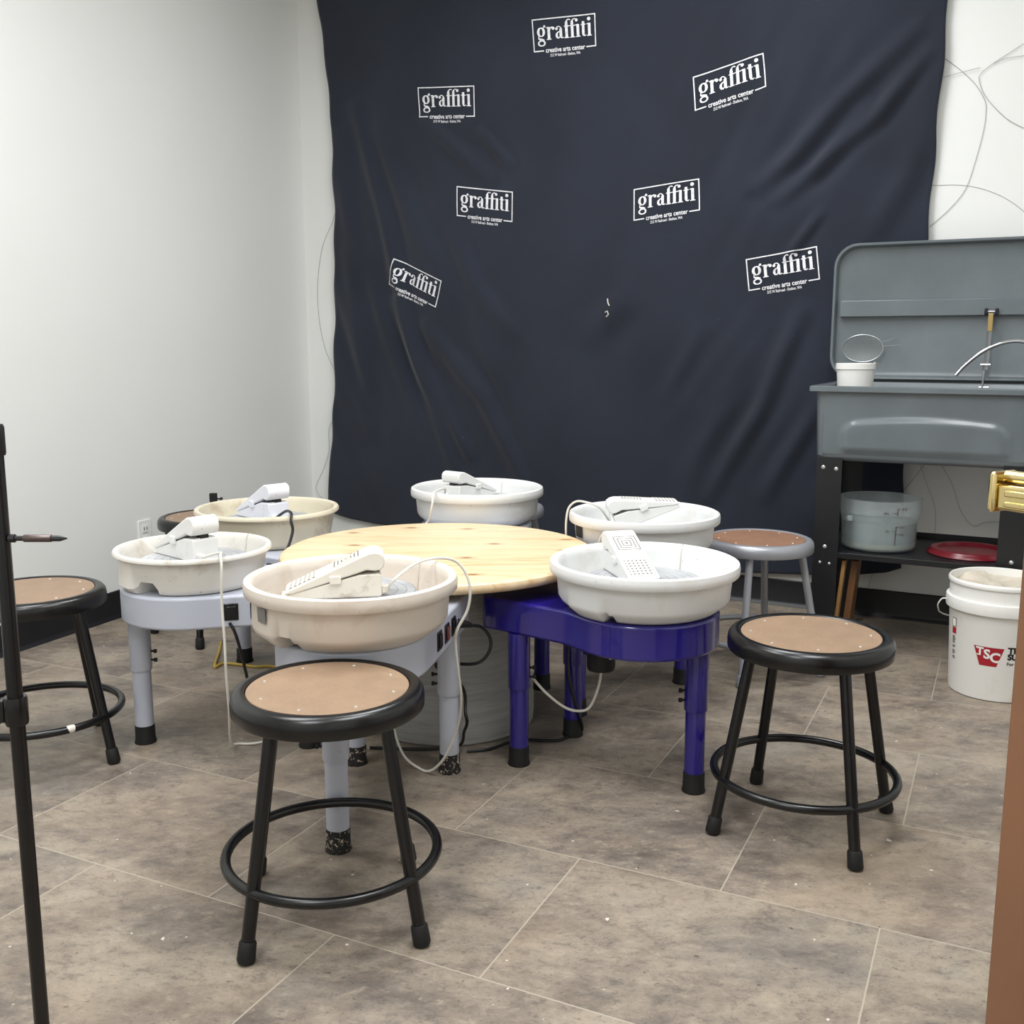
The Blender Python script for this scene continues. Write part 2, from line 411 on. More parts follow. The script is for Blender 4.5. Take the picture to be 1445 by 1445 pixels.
slab('wall_back', CA, CR, V, 0, CEIL, M['wall']); slab('wall_left', CA, FL, LN, 0, CEIL, M['wall'])
slab('wall_right', CR, FR, U, 0, CEIL, M['wall']); slab('wall_front', FR, FL, -V, 0, CEIL, M['wall'])
def cove(name, a, b, inward):
    a = Vector(a); b = Vector(b); n = Vector(inward)
    prof = [(0.0, 0.108), (0.003, 0.11), (0.006, 0.106), (0.006, 0.02), (0.009, 0.01), (0.016, 0.003), (0.017, 0.0), (0.0, 0.0)]
    m = MB(); k = len(prof)
    vs = [a + n * d + Vector((0, 0, z)) for d, z in prof] + [b + n * d + Vector((0, 0, z)) for d, z in prof]
    m.add(vs, [(i, (i + 1) % k, k + (i + 1) % k, k + i) for i in range(k)] + [tuple(range(k)), tuple(range(k, 2 * k))[::-1]])
    return structure(m.build(name, M['base']))
cove('baseboard_back', CA, CR, -V); cove('baseboard_left', CA, FL, -LN); cove('baseboard_right', CR, FR, -U)

# brown door leaf standing open beside the camera, with a brass push bar
DL = Vector((0.560, 1.10, 0)); DD = Vector((0.5, -0.866, 0)); DN = Vector((-0.866, -0.5, 0))
def door_pt(a, n, z): return DL + DD * a + DN * n + Vector((0, 0, z))
def door_box(m, a0, a1, n0, n1, z0, z1):
    q = [door_pt(a, n, z) for z in (z0, z1) for a, n in ((a0, n0), (a1, n0), (a1, n1), (a0, n1))]
    return m.add(q, [(0, 3, 2, 1), (4, 5, 6, 7), (0, 1, 5, 4), (1, 2, 6, 5), (2, 3, 7, 6), (3, 0, 4, 7)])
door = structure(door_box(MB(), 0, 0.93, -0.045, 0, 0.008, 2.05).build('door_1', M['door'], bevel=0.002))
m = MB(); door_box(m, 0.004, 0.85, 0.030, 0.060, 0.898, 0.925); bar = m.build('push_bar', M['brass'], door, bevel=0.003)
m = MB(); door_box(m, 0.014, 0.85, 0.0602, 0.0625, 0.902, 0.9075); door_box(m, 0.014, 0.85, 0.0602, 0.0625, 0.913, 0.9195); m.build('grooved_trim', M['brass'], bar, bevel=0.0012)
m = MB(); door_box(m, -0.004, 0.004, 0.026, 0.064, 0.895, 0.938); m.build('end_plate', M['brass'], bar, bevel=0.003)
m = MB(); door_box(m, -0.010, -0.0042, 0.030, 0.056, 0.902, 0.930); m.build('end_cap', M['switch'], bar, bevel=0.004)['label'] = 'black end cap'
m = MB(); m.tube([door_pt(0.004, 0.044, 0.932), door_pt(0.80, 0.044, 0.932)], 0.0068, 14); m.build('rod', M['brass'], bar)
m = MB(); m.tube([door_pt(0.052, 0.044, 0.932), door_pt(0.075, 0.044, 0.932)], 0.0125, 20); m.build('collar', M['brass'], bar, bevel=0.002)
m = MB()
for a in (0.10, 0.80): door_box(m, a, a + 0.05, -0.0005, 0.030, 0.898, 0.925)
m.build('mounting_bracket', M['brass'], bar, bevel=0.002)

# ------------------------------------------------------------------ curtain with printed logos
FOLDS = [[(-2.6, 2.07), (-2.27, 1.79)], [(-2.31, 2.0), (-2.16, 1.84)], [(-2.99, 2.17), (-2.84, 1.68), (-2.77, 1.35), (-2.66, 0.96), (-2.47, 0.49)], [(-2.87, 2.04), (-2.65, 1.58), (-2.46, 1.28)], [(-2.79, 1.26), (-2.62, 0.92), (-2.39, 0.56)], [(-2.62, 1.15), (-2.31, 0.83), (-2.09, 0.45)], [(-2.46, 1.57), (-2.35, 1.34), (-2.16, 1.12)], [(-3.08, 2.02), (-3.02, 1.29), (-2.95, 0.68)], [(-0.52, 2.19), (-0.76, 1.98), (-0.93, 1.79), (-1.07, 1.68)], [(-0.47, 2.11), (-0.63, 1.91), (-0.85, 1.73)], [(-0.68, 1.94), (-0.85, 1.73), (-0.98, 1.63)], [(-0.82, 1.57), (-0.94, 1.41)], [(-0.42, 2.13), (-0.52, 1.68), (-0.63, 1.48)], [(-0.88, 1.2), (-1.03, 0.8), (-1.23, 0.44)], [(-0.78, 0.87), (-0.99, 0.46)], [(-1.28, 1.14), (-1.42, 0.85)], [(-1.62, 1.27), (-1.75, 1.12)], [(-0.59, 1.24), (-0.67, 0.76), (-0.79, 0.36)], [(-1.1, 1.03), (-1.26, 0.62), (-1.35, 0.37)]]
AMP = [.010, .008, .011, .006, .012, .012, .007, .006, .013, .012, .009, .008, .008, .013, .010, .006, .009, .007, .006]
WID = [.035, .022, .035, .05, .035, .04, .04, .05, .035, .028, .03, .02, .05, .035, .035, .04, .06, .05, .05]
def fold(s, z):
    d = 0.0
    for poly, a, w in zip(FOLDS, AMP, WID):
        best = 9; bt = 0; L = len(poly) - 1
        for i in range(L):
            ax, ay = poly[i]; bx, by = poly[i + 1]; dx, dy = bx - ax, by - ay; q = dx * dx + dy * dy
            tt = ((s - ax) * dx + (z - ay) * dy) / q; tc = min(1, max(0, tt))
            e = math.hypot(s - ax - dx * tc, z - ay - dy * tc)
            if e < best: best = e; bt = (i + tc) / L; side = dx * (z - ay) - dy * (s - ax)
        if best < 4 * w:
            taper = 0.35 + 0.65 * math.sin(PI * min(1, max(0, bt))) ** 0.7
            sg = best / w * (1 if side > 0 else -1)
            d += 2.1 * a * taper * (math.exp(-sg * sg) - 0.55 * math.exp(-(sg - 1.5) ** 2) - 0.25 * math.exp(-(sg + 1.7) ** 2))
    n1 = 0.5 + 0.5 * math.sin(2.3 * s + 1.9 * z + 0.6) * math.sin(3.1 * z - 1.3 * s)
    wl = max(0, min(1, (-1.75 - s) / .5)) * max(0, min(1, (2.15 - z) / .4)); pl = .9 * s + .43 * z + .05 * math.sin(2.2 * z)
    wr = max(0, min(1, (s + 1.5) / .4)) * max(0, min(1, (2.5 - z) / .4)); pr_ = .84 * s - .54 * z + .05 * math.sin(2.5 * z + 1)
    d += n1 * wl * (.0050 * math.sin(2 * PI * pl / .16) + .0028 * math.sin(2 * PI * pl / .093 + 1.3)) + n1 * wr * (.0045 * math.sin(2 * PI * pr_ / .18) + .0025 * math.sin(2 * PI * pr_ / .10 + .7))
    d += 0.004 * math.sin(3.1 * s + 0.8 * z) * math.sin(1.7 * z + 0.4) + 0.0018 * math.sin(11 * s + 3.0 * z) + 0.0015 * math.sin(17 * s - 4 * z + 1)
    return d
def cloth(s, z, lift=0.0): return UV(s, VB - 0.034 - fold(s, z) - lift, z)
LB = [(2.80, -3.21), (2.672, -3.193), (2.399, -3.153), (2.092, -3.127), (1.699, -3.129), (1.364, -3.141), (0.871, -3.158), (0.698, -3.172), (0.453, -3.198), (0.332, -3.216), (0.270, -3.218), (0.20, -3.19)]
RB = [(2.80, -0.40), (2.274, -0.414), (2.061, -0.417), (1.843, -0.425), (1.622, -0.43), (1.445, -0.432), (1.033, -0.454), (0.617, -0.464), (0.20, -0.449)]
BT = [(-3.22, 0.225), (-3.074, 0.198), (-2.94, 0.186), (-2.24, 0.172), (-1.535, 0.132), (-1.065, 0.13), (-0.813, 0.146), (-0.64, 0.163), (-0.507, 0.188), (-0.44, 0.215)]
def interp(tab, x):
    tab = sorted(tab)
    if x <= tab[0][0]: return tab[0][1]
    for (a, b), (c, d) in zip(tab, tab[1:]):
        if x <= c: return b + (d - b) * (x - a) / (c - a)
    return tab[-1][1]
nx, nz = 230, 210
m = MB(); vs = []
for j in range(nz + 1):
    for i in range(nx + 1):
        a = i / nx; b = j / nz
        s = -3.2 + 2.76 * a
        for _ in range(2):
            zb = interp(BT, s); z = zb + (2.80 - zb) * b
            sl = interp(LB, z) + 0.004 * math.sin(23 * z); sr = interp(RB, z) + 0.004 * math.sin(19 * z); s = sl + (sr - sl) * a
        vs.append(cloth(s, z))
m.add(vs, [(j * (nx + 1) + i, j * (nx + 1) + i + 1, (j + 1) * (nx + 1) + i + 1, (j + 1) * (nx + 1) + i) for j in range(nz) for i in range(nx)])
curt = m.build('backdrop_curtain', M['cloth'], angle=180)
so = curt.modifiers.new('thick', 'SOLIDIFY'); so.thickness = 0.0015; so.offset = 0
tag(curt, 'navy cloth backdrop hung on the back wall with seven printed white logos', 'curtain')

# --- letterforms of the fat-face word on the cloth, built from strokes (baseline 0, x-height 1)
def arc(cx, cy, rx, ry, a0, a1, n=14): return [(cx + rx * math.cos(R(a0 + (a1 - a0) * i / n)), cy + ry * math.sin(R(a0 + (a1 - a0) * i / n))) for i in range(n + 1)]
class G:
    def __init__(self): self.v = []; self.f = []; self.dx = 0
    def stroke(self, pts, w):
        n = len(pts); o = len(self.v)
        ws = w if isinstance(w, list) else [w] * n
        for i, (x, y) in enumerate(pts):
            x0, y0 = pts[max(0, i - 1)]; x1, y1 = pts[min(n - 1, i + 1)]
            l = math.hypot(x1 - x0, y1 - y0) or 1; nx_, ny_ = -(y1 - y0) / l, (x1 - x0) / l
            self.v += [(self.dx + x + nx_ * ws[i] / 2, y + ny_ * ws[i] / 2), (self.dx + x - nx_ * ws[i] / 2, y - ny_ * ws[i] / 2)]
        for i in range(n - 1): self.f.append((o + 2 * i, o + 2 * i + 1, o + 2 * i + 3, o + 2 * i + 2))
        return self
    def vline(self, x, y0, y1, w, n=3): return self.stroke([(x, y0 + (y1 - y0) * i / n) for i in range(n + 1)], w)
    def ball(self, cx, cy, r):
        o = len(self.v); self.v += [(self.dx + cx + r * math.cos(2 * PI * k / 14), cy + r * math.sin(2 * PI * k / 14)) for k in range(14)]
        self.f.append(tuple(range(o, o + 14))); return self
def bowl(cx, cy, rx, ry, thick, thin, a0=0, a1=360, n=24):
    p = arc(cx, cy, rx, ry, a0, a1, n); w = []
    for i in range(n + 1):
        a = R(a0 + (a1 - a0) * i / n); w.append(thin + (thick - thin) * abs(math.cos(a)) ** 1.3)
    return p, w
def word_graffiti():
    g = G(); S = 0.23
    def stem(x, y0, y1, top=True, bot=True):
        g.vline(x, y0, y1, S)
        if bot: g.stroke([(x - .21, y0 + .03), (x + .21, y0 + .03)], .07)
        if top: g.stroke([(x - .22, y1 - .06), (x, y1 - .02)], .08)
    # g
    g.stroke(*bowl(.36, .64, .25, .33, .22, .08)); g.stroke([(.5, .9), (.6, 1.0), (.66, 1.06)], .07); g.ball(.68, 1.07, .10)
    g.stroke([(.24, .36), (.13, .26), (.14, .13), (.28, .07), (.46, .02), (.60, -.06)], [.06, .09, .12, .17, .2, .17])
    g.stroke(*bowl(.37, -.24, .28, .2, .14, .09)); g.dx += .84
    # r
    stem(.2, 0, 1.0); g.stroke(arc(.50, .66, .22, .30, 170, 62, 10), [.05, .06, .07, .08, .09, .1, .1, .1, .1, .1, .1]); g.ball(.60, .86, .125); g.dx += .70
    # a
    g.vline(.54, .16, .76, S); g.stroke(arc(.36, .74, .2, .23, 0, 150, 12), [.2, .16, .12, .1, .08, .08, .08, .08, .08, .09, .1, .1, .1]); g.ball(.19, .80, .115)
    g.stroke([(.46, .58), (.30, .52), (.19, .40), (.17, .24), (.24, .10), (.36, .06), (.47, .16)], [.07, .1, .17, .2, .17, .1, .07]); g.stroke([(.54, .18), (.60, .06), (.72, .06), (.78, .12)], [.2, .12, .08, .05]); g.dx += .80
    # f f
    for k in range(2):
        stem(.24, 0, 1.18, False); g.stroke(arc(.45, 1.18, .21, .27, 180, 50, 12), [.23, .2, .17, .13, .1, .09, .08, .08, .08, .08, .08, .08, .08]); g.stroke([(.04, .93), (.5, .93)], .08)
        if k: g.ball(.63, 1.33, .125)
        g.dx += .49
    # i t i
    stem(.24, 0, 1.0); g.dx += .50
    g.vline(.2, .18, 1.18, S * .95); g.stroke([(0.0, .93), (.42, .93)], .08); g.stroke([(.2, .22), (.23, .08), (.34, .04), (.45, .12)], [.22, .15, .09, .05]); g.dx += .50
    stem(.22, 0, 1.0); g.ball(.2, 1.33, .15); g.dx += .46
    return g
WORD = word_graffiti()
LOGOS = [
 ('top logo, near the upper middle', [(-2.062, 2.431), (-1.773, 2.417), (-1.767, 2.292), (-2.05, 2.302)]),
 ('upper left logo', [(-2.637, 2.219), (-2.348, 2.196), (-2.346, 2.069), (-2.631, 2.093)]),
 ('middle left logo', [(-2.437, 1.774), (-2.154, 1.731), (-2.156, 1.606), (-2.438, 1.648)]),
 ('upper right logo, tilted upwards', [(-1.342, 2.118), (-1.067, 2.174), (-1.052, 2.053), (-1.331, 1.993)]),
 ('middle right logo', [(-1.585, 1.704), (-1.309, 1.727), (-1.303, 1.607), (-1.583, 1.581)]),
 ('lower right logo, beside the sink', [(-1.104, 1.403), (-0.832, 1.442), (-0.815, 1.32), (-1.089, 1.283)]),
 ('lower left logo, tilted downwards', [(-2.777, 1.467), (-2.52, 1.358), (-2.559, 1.242), (-2.82, 1.354)])]
def logo(lab, q):
    (ax, ay), (bx, by), (cx, cy), (dx, dy) = q
    def mp(x, y):          # x 0..1 across, y 0 bottom .. 1 top
        y = 1 - y
        s = (ax * (1 - x) + bx * x) * (1 - y) + (dx * (1 - x) + cx * x) * y
        z = (ay * (1 - x) + by * x) * (1 - y) + (dy * (1 - x) + cy * x) * y
        return s, z
    mm = MB()
    def put(vs, fs, lift): mm.add([cloth(*mp(x, y), lift=lift) for x, y in vs], fs)
    def band(x0, y0, x1, y1, hx, hy, n=14):
        vs = []
        for i in range(n + 1):
            t_ = i / n; x = x0 + (x1 - x0) * t_; y = y0 + (y1 - y0) * t_
            vs += [(x - hx, y - hy), (x + hx, y + hy)]
        put(vs, [(2 * i, 2 * i + 1, 2 * i + 3, 2 * i + 2) for i in range(n)], 0.0030)
    tx, ty = 0.0085, 0.019
    band(-tx, 1, 1 + tx, 1, 0, ty); band(0, 0, 0, 1, tx, 0); band(1, 0, 1, 1, tx, 0); band(-tx, 0, .16, 0, 0, ty, 5); band(.85, 0, 1 + tx, 0, 0, ty, 5)
    # big word
    k = 0.88 / 4.75
    put([(.065 + x * k, .335 + y * .40) for x, y in WORD.v], WORD.f, 0.0032)
    def line(txt, xa, xb, y, h, bold):
        vs, fs, w = text_tris(txt, bold); kx = (xb - xa) / w
        put([(xa + a * kx, y + b * h) for a, b in vs], fs, 0.0031)
    line('creative arts center', .19, .83, -.062, .215, .022)
    line('212 W Railroad - Shelton, WA', .26, .75, -.20, .125, .02)
    o = mm.build('printed_logo', M['ink'], curt, smooth=False); o['label'] = lab
for lab, q in LOGOS: logo(lab, q)
# small scraps of lint stuck on the cloth
mm = MB()
for pts in ([(-1.694, 1.262), (-1.690, 1.245), (-1.682, 1.232)], [(-1.70, 1.205), (-1.69, 1.21), (-1.684, 1.196), (-1.694, 1.186)]):
    mm.tube([cloth(s, z, 0.004) for s, z in pts], 0.0025, 6)
mm.build('paint_fleck', M['scrap'], curt)

# ------------------------------------------------------------------ loose wires on the wall
WIRE_N = [0]
def wire(pts, label, r=0.0009):
    WIRE_N[0] += 1; off = .0022 * (WIRE_N[0] % 5)
    m_ = MB(); m_.tube(spline([UV(s, VB - r - 0.0003 - off, z) for s, z in pts], 6), r, 6)
    return tag(m_.build('loose_wire', M['wire']), label, 'wire', 'loose wires on the back wall')
wire([(-0.419, 2.09), (-0.353, 2.033), (-0.305, 1.981), (-0.273, 1.925), (-0.268, 1.884), (-0.27, 1.837), (-0.284, 1.756), (-0.315, 1.633), (-0.363, 1.564), (-0.43, 1.5)], 'thin grey wire bowing from the curtain edge down to just above the sink lid')
wire([(-0.10, 2.13), (-0.162, 2.104), (-0.206, 2.079), (-0.259, 2.048), (-0.293, 2.02), (-0.297, 1.998), (-0.274, 1.943), (-0.22, 1.879), (-0.173, 1.84), (-0.10, 1.80)], 'thin dark wire in a hairpin loop at the upper right wall')
wire([(-0.254, 2.05), (-0.205, 2.063), (-0.10, 2.062)], 'short grey wire branching right from the hairpin loop')
wire([(-0.416, 2.021), (-0.358, 2.031), (-0.297, 2.04)], 'short faint wire between curtain edge and hairpin loop')
wire([(-0.44, 1.648), (-0.409, 1.646), (-0.345, 1.643), (-0.275, 1.628), (-0.206, 1.599), (-0.153, 1.564), (-0.09, 1.51)], 'faint wire arching right, low above the sink lid', 0.0008)
wire([(-0.36, 0.67), (-0.398, 0.612), (-0.426, 0.568), (-0.47, 0.50)], 'dark wire slanting behind the curtain, above the clear container')
wire([(-0.42, 0.64), (-0.403, 0.597), (-0.38, 0.535), (-0.347, 0.448), (-0.341, 0.34)], 'faint straight wire under the sink right of the clear container', 0.0008)
wire([(-0.37, 0.67), (-0.33, 0.609), (-0.293, 0.547), (-0.254, 0.443), (-0.208, 0.393), (-0.167, 0.411), (-0.09, 0.417)], 'dark wire in a J shape on the wall above the red lid')
wire([(-0.54, 0.2), (-0.558, 0.176), (-0.575, 0.115)], 'short wire end on the wall below the sink shelf', 0.0008)
wire([(-3.15, 1.70), (-3.166, 1.659), (-3.23, 1.544), (-3.267, 1.367), (-3.263, 1.188), (-3.228, 1.038), (-3.17, 0.93)], 'thin wire bowing left out of the curtain edge by the room corner', 0.0009)
wire([(-3.18, 0.72), (-3.197, 0.688), (-3.223, 0.637), (-3.224, 0.538), (-3.264, 0.437), (-3.316, 0.338), (-3.27, 0.279), (-3.22, 0.23)], 'thin wire with a sharp kink low in the room corner', 0.0009)

# wall outlet on the left wall
oc = CA + LD * 1.24 + Vector((0, 0, 0.305)); oe = empty('wall_outlet', oc); tag(oe, 'white electrical outlet low on the left wall behind the pottery wheels', 'outlet')
IN = -LN
def wall_box(m_, a0, a1, z0, z1, d0, d1):
    q = [LD * a + IN * d + Vector((0, 0, z)) for z in (z0, z1) for a, d in ((a0, d0), (a1, d0), (a1, d1), (a0, d1))]
    return m_.add(q, [(0, 3, 2, 1), (4, 5, 6, 7), (0, 1, 5, 4), (1, 2, 6, 5), (2, 3, 7, 6), (3, 0, 4, 7)])
wall_box(MB(), -.037, .037, -.06, .06, 0.0, .006).build('cover_plate', M['outlet'], oe, bevel=0.002)
for zc in (-.024, .024):
    so_ = wall_box(MB(), -.017, .017, zc - .016, zc + .016, .0061, .0085).build('socket', M['outlet'], oe, bevel=0.001)
    mm = MB(); wall_box(mm, -.009, -.006, zc - .006, zc + .007, .0086, .0092); wall_box(mm, .006, .009, zc - .006, zc + .007, .0086, .0092)
    mm.build('slot', M['switch'], so_)

# ------------------------------------------------------------------ stools
def make_stool(metal, board, foot):
    e = empty('stool')
    prof = [(0, .408), (.150, .408), (.160, .404), (.1755, .405), (.178, .409), (.1785, .425), (.1765, .436), (.171, .443), (.163, .4462), (.155, .446), (.1515, .4435), (.1505, .4405), (0, .4405)]
    MB().lathe(prof, 72).build('seat_pan', metal, e)
    ms = MB().lathe([(0, .4407), (.1485, .4407), (.1495, .4425), (.1485, .4437), (0, .4437)], 64).build('seat_board', board, e)
    for k in range(8):
        a = R(22 + 45 * k); MB().lathe([(0, .4438), (.0032, .4438), (.0026, .4450), (0, .4454)], 10, (0.128 * math.cos(a), 0.128 * math.sin(a), 0)).build('rivet', M['rivet'], ms)
    for k in range(4):
        a = R(90 * k); c, s = math.cos(a), math.sin(a)
        def P(z): 
            r = .219 - (.219 - .138) * z / .42; return (r * c, r * s, z)
        lg = MB().tube([P(.030), P(.4085)], .0122, 16).build('leg', metal, e)
        MB().tube([P(.002), P(.006), P(.036), P(.040)], [.0145, .0165, .0155, .0135], 16).build('foot_cap', foot, lg)
    ringp = [(.198 * math.cos(2 * PI * k / 72), .198 * math.sin(2 * PI * k / 72), .123) for k in range(72)]
    MB().tube(ringp, .0098, 12, closed=True).build('foot_ring', metal, e)
    return e
GS = 'stools around the pottery wheels'
black = make_stool(M['black'], M['mason'], M['rubber']); silver = make_stool(M['silver'], M['mason_red'], M['silver'])
def place(src, first, x, y, deg, label):
    o = src if first else copy_tree(src)
    o.location = (x, y, 0); o.rotation_euler = (0, 0, R(deg)); tag(o, label, 'stool', GS); return o
place(black, True, -0.341, 1.822, -35, 'nearest black stool with brown seat, in front of the cream pan')
place(black, False, 0.656, 2.178, -76, 'black stool with brown seat to the right of the blue wheel')
ls = place(black, False, -1.238, 2.575, -17, 'black stool at the left edge, seen behind the black stand')
place(black, False, -1.125, 3.734, -86, 'far black stool half hidden behind the yellowed pan by the outlet')
place(silver, True, 0.807, 3.30, -23, 'silver grey stool with reddish seat beside the sink leg')
place(silver, False, -0.052, 3.99, 12, 'silver grey stool almost hidden behind the farthest white pan')
MB().tube([(.198 * math.cos(R(a)), .198 * math.sin(R(a)), .1233) for a in range(-32, -24, 2)], [.0094, .0101, .0102, .0093], 12).build('chipped_paint', M['scrap'], ls)['label'] = 'white chip in the ring paint'
# ------------------------------------------------------------------ round table
te = empty('round_table', (-0.207, 2.835, 0)); tag(te, 'round knotty pine table top on a grey drum amid the pottery wheels', 'table')
MB().lathe([(0, .470), (.425, .470), (.434, .473), (.440, .480), (.441, .488), (.438, .495), (.430, .4995), (.42, .5), (0, .5)], 128).build('tabletop', M['pine'], te)
MB().lathe([(0, .0), (.236, .0), (.242, .006), (.244, .03), (.243, .075), (.236, .12), (.226, .165), (.222, .2), (.221, .4695), (0, .4695)], 96, (.027, .022, 0)).build('pedestal_drum', M['drum'], te)

# ------------------------------------------------------------------ pottery wheels
def housing_outline(r, w_in, xin, waist):
    pts = []
    if waist:      # flat sides curve in to meet the round end
        x0 = -0.135; pts += [(xin, -w_in + .02), (xin + .02, -w_in)]
        a0 = math.degrees(math.asin(min(.99, (w_in + .012) / r)))
        pts += [(x0 - .06, -w_in), (x0, -w_in - .001), (x0 + .02, -w_in - .006)]
        pts += [p for p in arc(0, 0, r, r, -(180 - a0) + 8, (180 - a0) - 8, 48)]
        pts += [(x0 + .02, w_in + .006), (x0, w_in + .001), (x0 - .06, w_in), (xin + .02, w_in), (xin, w_in - .02)]
    else:
        pts += [(xin, -w_in + .015), (xin + .015, -w_in)] + arc(0, 0, r, r, -94, 94, 48) + [(xin + .015, w_in), (xin, w_in - .015)]
    return pts

def pan_profile(kind):
    if kind == 'lip':      # broad rolled lip with a step below it
        return [(.150, .0), (.172, .001), (.180, .006), (.2015, .024), (.2075, .034), (.2125, .086), (.2132, .0915), (.2265, .0920), (.2292, .0950), (.230, .110), (.2278, .1195), (.2215, .1228), (.214, .121), (.209, .115), (.2055, .100), (.199, .045), (.190, .028), (.170, .014), (.150, .012), (.03, .012), (.03, .0)]
    return [(.150, .0), (.180, .001), (.188, .006), (.193, .020), (.206, .094), (.2085, .101), (.2165, .103), (.221, .108), (.2215, .115), (.218, .121), (.212, .122), (.206, .119), (.203, .112), (.201, .10), (.187, .026), (.182, .014), (.165, .010), (.03, .010), (.03, .0)]

def make_pan(kind, R_out, H, lobe, notch, deep, lobe_f=.9):
    """lobe: (start, end) degrees of the joint box; notch: (start, end) degrees where the underside steps up"""
    pr_ = pan_profile(kind); k = R_out / (.230 if kind == 'lip' else .2215); hk = H / .1225
    def sm(a, s, e, w=2.0):
        d = min((a - s), (e - a)); return 0 if d < -w else 1 if d > w else (d + w) / (2 * w)
    lipz = .085
    def fn(a, r, z):
        d = math.degrees(a); r2 = r * k; z2 = z
        lo = sm(d, *lobe); no = sm(d, *notch)
        if r > .14 and z < lipz and r2 > 0:
            outside = True
            if lo: r2 = r2 + lo * max(0, (.2165 if kind == 'lip' else .2125) * k - r2) * (lobe_f if z > .012 else lobe_f * .45)
            if no: z2 = max(z2, no * deep)
        return r2, z2 * hk
    def lift(a, r, z):
        d = math.degrees(a); no = sm(d, *notch)
        return r * k, (max(z, no * (deep + .007)) if r > .14 and no else z) * hk
    # only the outer skin is reshaped
    n_out = 7 if kind == 'lip' else 6
    def fn2(a, r, z, _i=[0]):
        i = _i[0] % len(pr_); _i[0] += 1
        if i < n_out: return fn(a, r, z)
        return lift(a, r, z)
    return MB().lathe(pr_, 144, (0, 0, 0), fn2, close=True)

def make_wheel(C, T, paint, pan_mat, pan_kind, R_out, rim, zt, label, pan_rot, lobe, notch, deep=.032, waist=False, panel=True, hr=.185, w_in=.15, foot_mats=None, band=.085, seam2=150, lobe_f=.6, screw=(0, 0), motor_label=False, leg_x=(.150, -.285), xin=-.40, head_drop=0.0):
    ang = math.atan2(C[1] - T[1], C[0] - T[0])
    e = empty('pottery_wheel', (C[0], C[1], 0), ang); tag(e, label, 'pottery wheel', 'pottery wheels around the round table')
    zb = zt - band
    hs = MB().prism(housing_outline(hr, w_in, xin, waist), zb, zt).build('housing', paint, e, bevel=.007, seg=3)
    foot_mats = foot_mats or [M['rubber']] * 3
    for (lx, ly), fm in zip(((leg_x[0], 0), (leg_x[1], .125), (leg_x[1], -.125)), foot_mats):
        lg = MB().lathe([(0, .205), (.0275, .205), (.0285, .208), (.0285, zb + .001), (0, zb + .001)], 28, (lx, ly, 0)).build('leg', paint, e)
        MB().lathe([(0, .04), (.0245, .04), (.0245, .2055), (0, .2055)], 28, (lx, ly, 0)).build('leg_extension', paint, lg)
        MB().lathe([(0, 0), (.0285, 0), (.029, .003), (.0265, .012), (.026, .046), (.0255, .05), (0, .05)], 28, (lx, ly, 0)).build('rubber_foot', fm, lg)
        for zz in (.232, .256):
            a_ = R(screw[0] if lx > 0 else screw[1]) - ang; c_, s_ = math.cos(a_), math.sin(a_)
            MB().tube([(lx + c_ * q, ly + s_ * q, zz) for q in (.027, .036, .0362, .043)], [.003, .003, .0055, .0055], 12).build('set_screw', M['rubber'], lg)
    H = rim - zt
    pan = make_pan(pan_kind, R_out, H, lobe, notch, deep, lobe_f).build('splash_pan', pan_mat, e, angle=40)
    pan.location = (0, 0, zt + .0005); pan.rotation_euler = (0, 0, R(pan_rot) - ang)
    # joint lines of the two pan halves
    for aa, sgn in ((lobe[1], 1), (lobe[1] + seam2 + 30, 1)):
        c, s = math.cos(R(aa)), math.sin(R(aa)); k = R_out / .230
        ri, zi = (.2055 * k + .001, H * .93)
        pts = [(.196 * k, H * .33), (.2065 * k, H * .9), (.213 * k, H * 1.0), (.222 * k, H * 1.003), (.2305 * k, H * .9)]
        MB().tube([((r) * c, (r) * s, z) for r, z in pts], .0012, 6).build('pan_seam', M['seam'], pan)
    MB().lathe([(0, 0), (.138, 0), (.14, .003), (.14, .011), (.138, .013), (0, .013)], 64).build('wheel_head', M['head'], e).location = (0, 0, rim - .040 - head_drop)
    MB().lathe([(0, zt + .005), (.026, zt + .005), (.026, rim - .0395 - head_drop), (0, rim - .0395 - head_drop)], 24).build('shaft', M['steel'], e)
    if panel:      # socket and switches on the right flank
        def flank(x): # y of the housing side at x
            return w_in + (hr - w_in) * (x + .385) / .385
        th = math.atan2(hr - w_in, .385)
        for x, mt, nm in ((-.10, M['switch'], 'power_socket'), (-.165, M['red'], 'rocker_switch'), (-.225, M['switch'], 'pedal_socket')):
            y = flank(x) - .001; zc = zt - .042
            b = MB().box(-.018, .018, -.002, .004, -.022, .022); b.xf(Matrix.Translation((x, y, zc)) @ Matrix.Rotation(th, 4, 'Z')); fr = b.build(nm, M['switch'], hs, bevel=.002)
            b = MB().box(-.012, .012, .004, .0075, -.015, .015); b.xf(Matrix.Translation((x, y, zc)) @ Matrix.Rotation(th, 4, 'Z')); b.build('insert', mt, e if False else hs, bevel=.0015)
    if motor_label:
        m_ = MB().lathe([(0, zb - .085), (.034, zb - .085), (.036, zb - .078), (.036, zb - .01), (.030, zb + .001), (0, zb + .001)], 32, (-.10, -.03, 0)); mo = m_.build('motor', M['rubber'], e)
        q = MB(); q.add([(-.10 + .0364 * math.cos(R(a)), -.03 + .0364 * math.sin(R(a)), zb - z) for a in (-24, -14, -4) for z in (.052, .040)], [(0, 1, 3, 2), (2, 3, 5, 4)]); q.build('rating_label', M['logo_white'], mo)
    return e
T0 = (-0.207, 2.835)
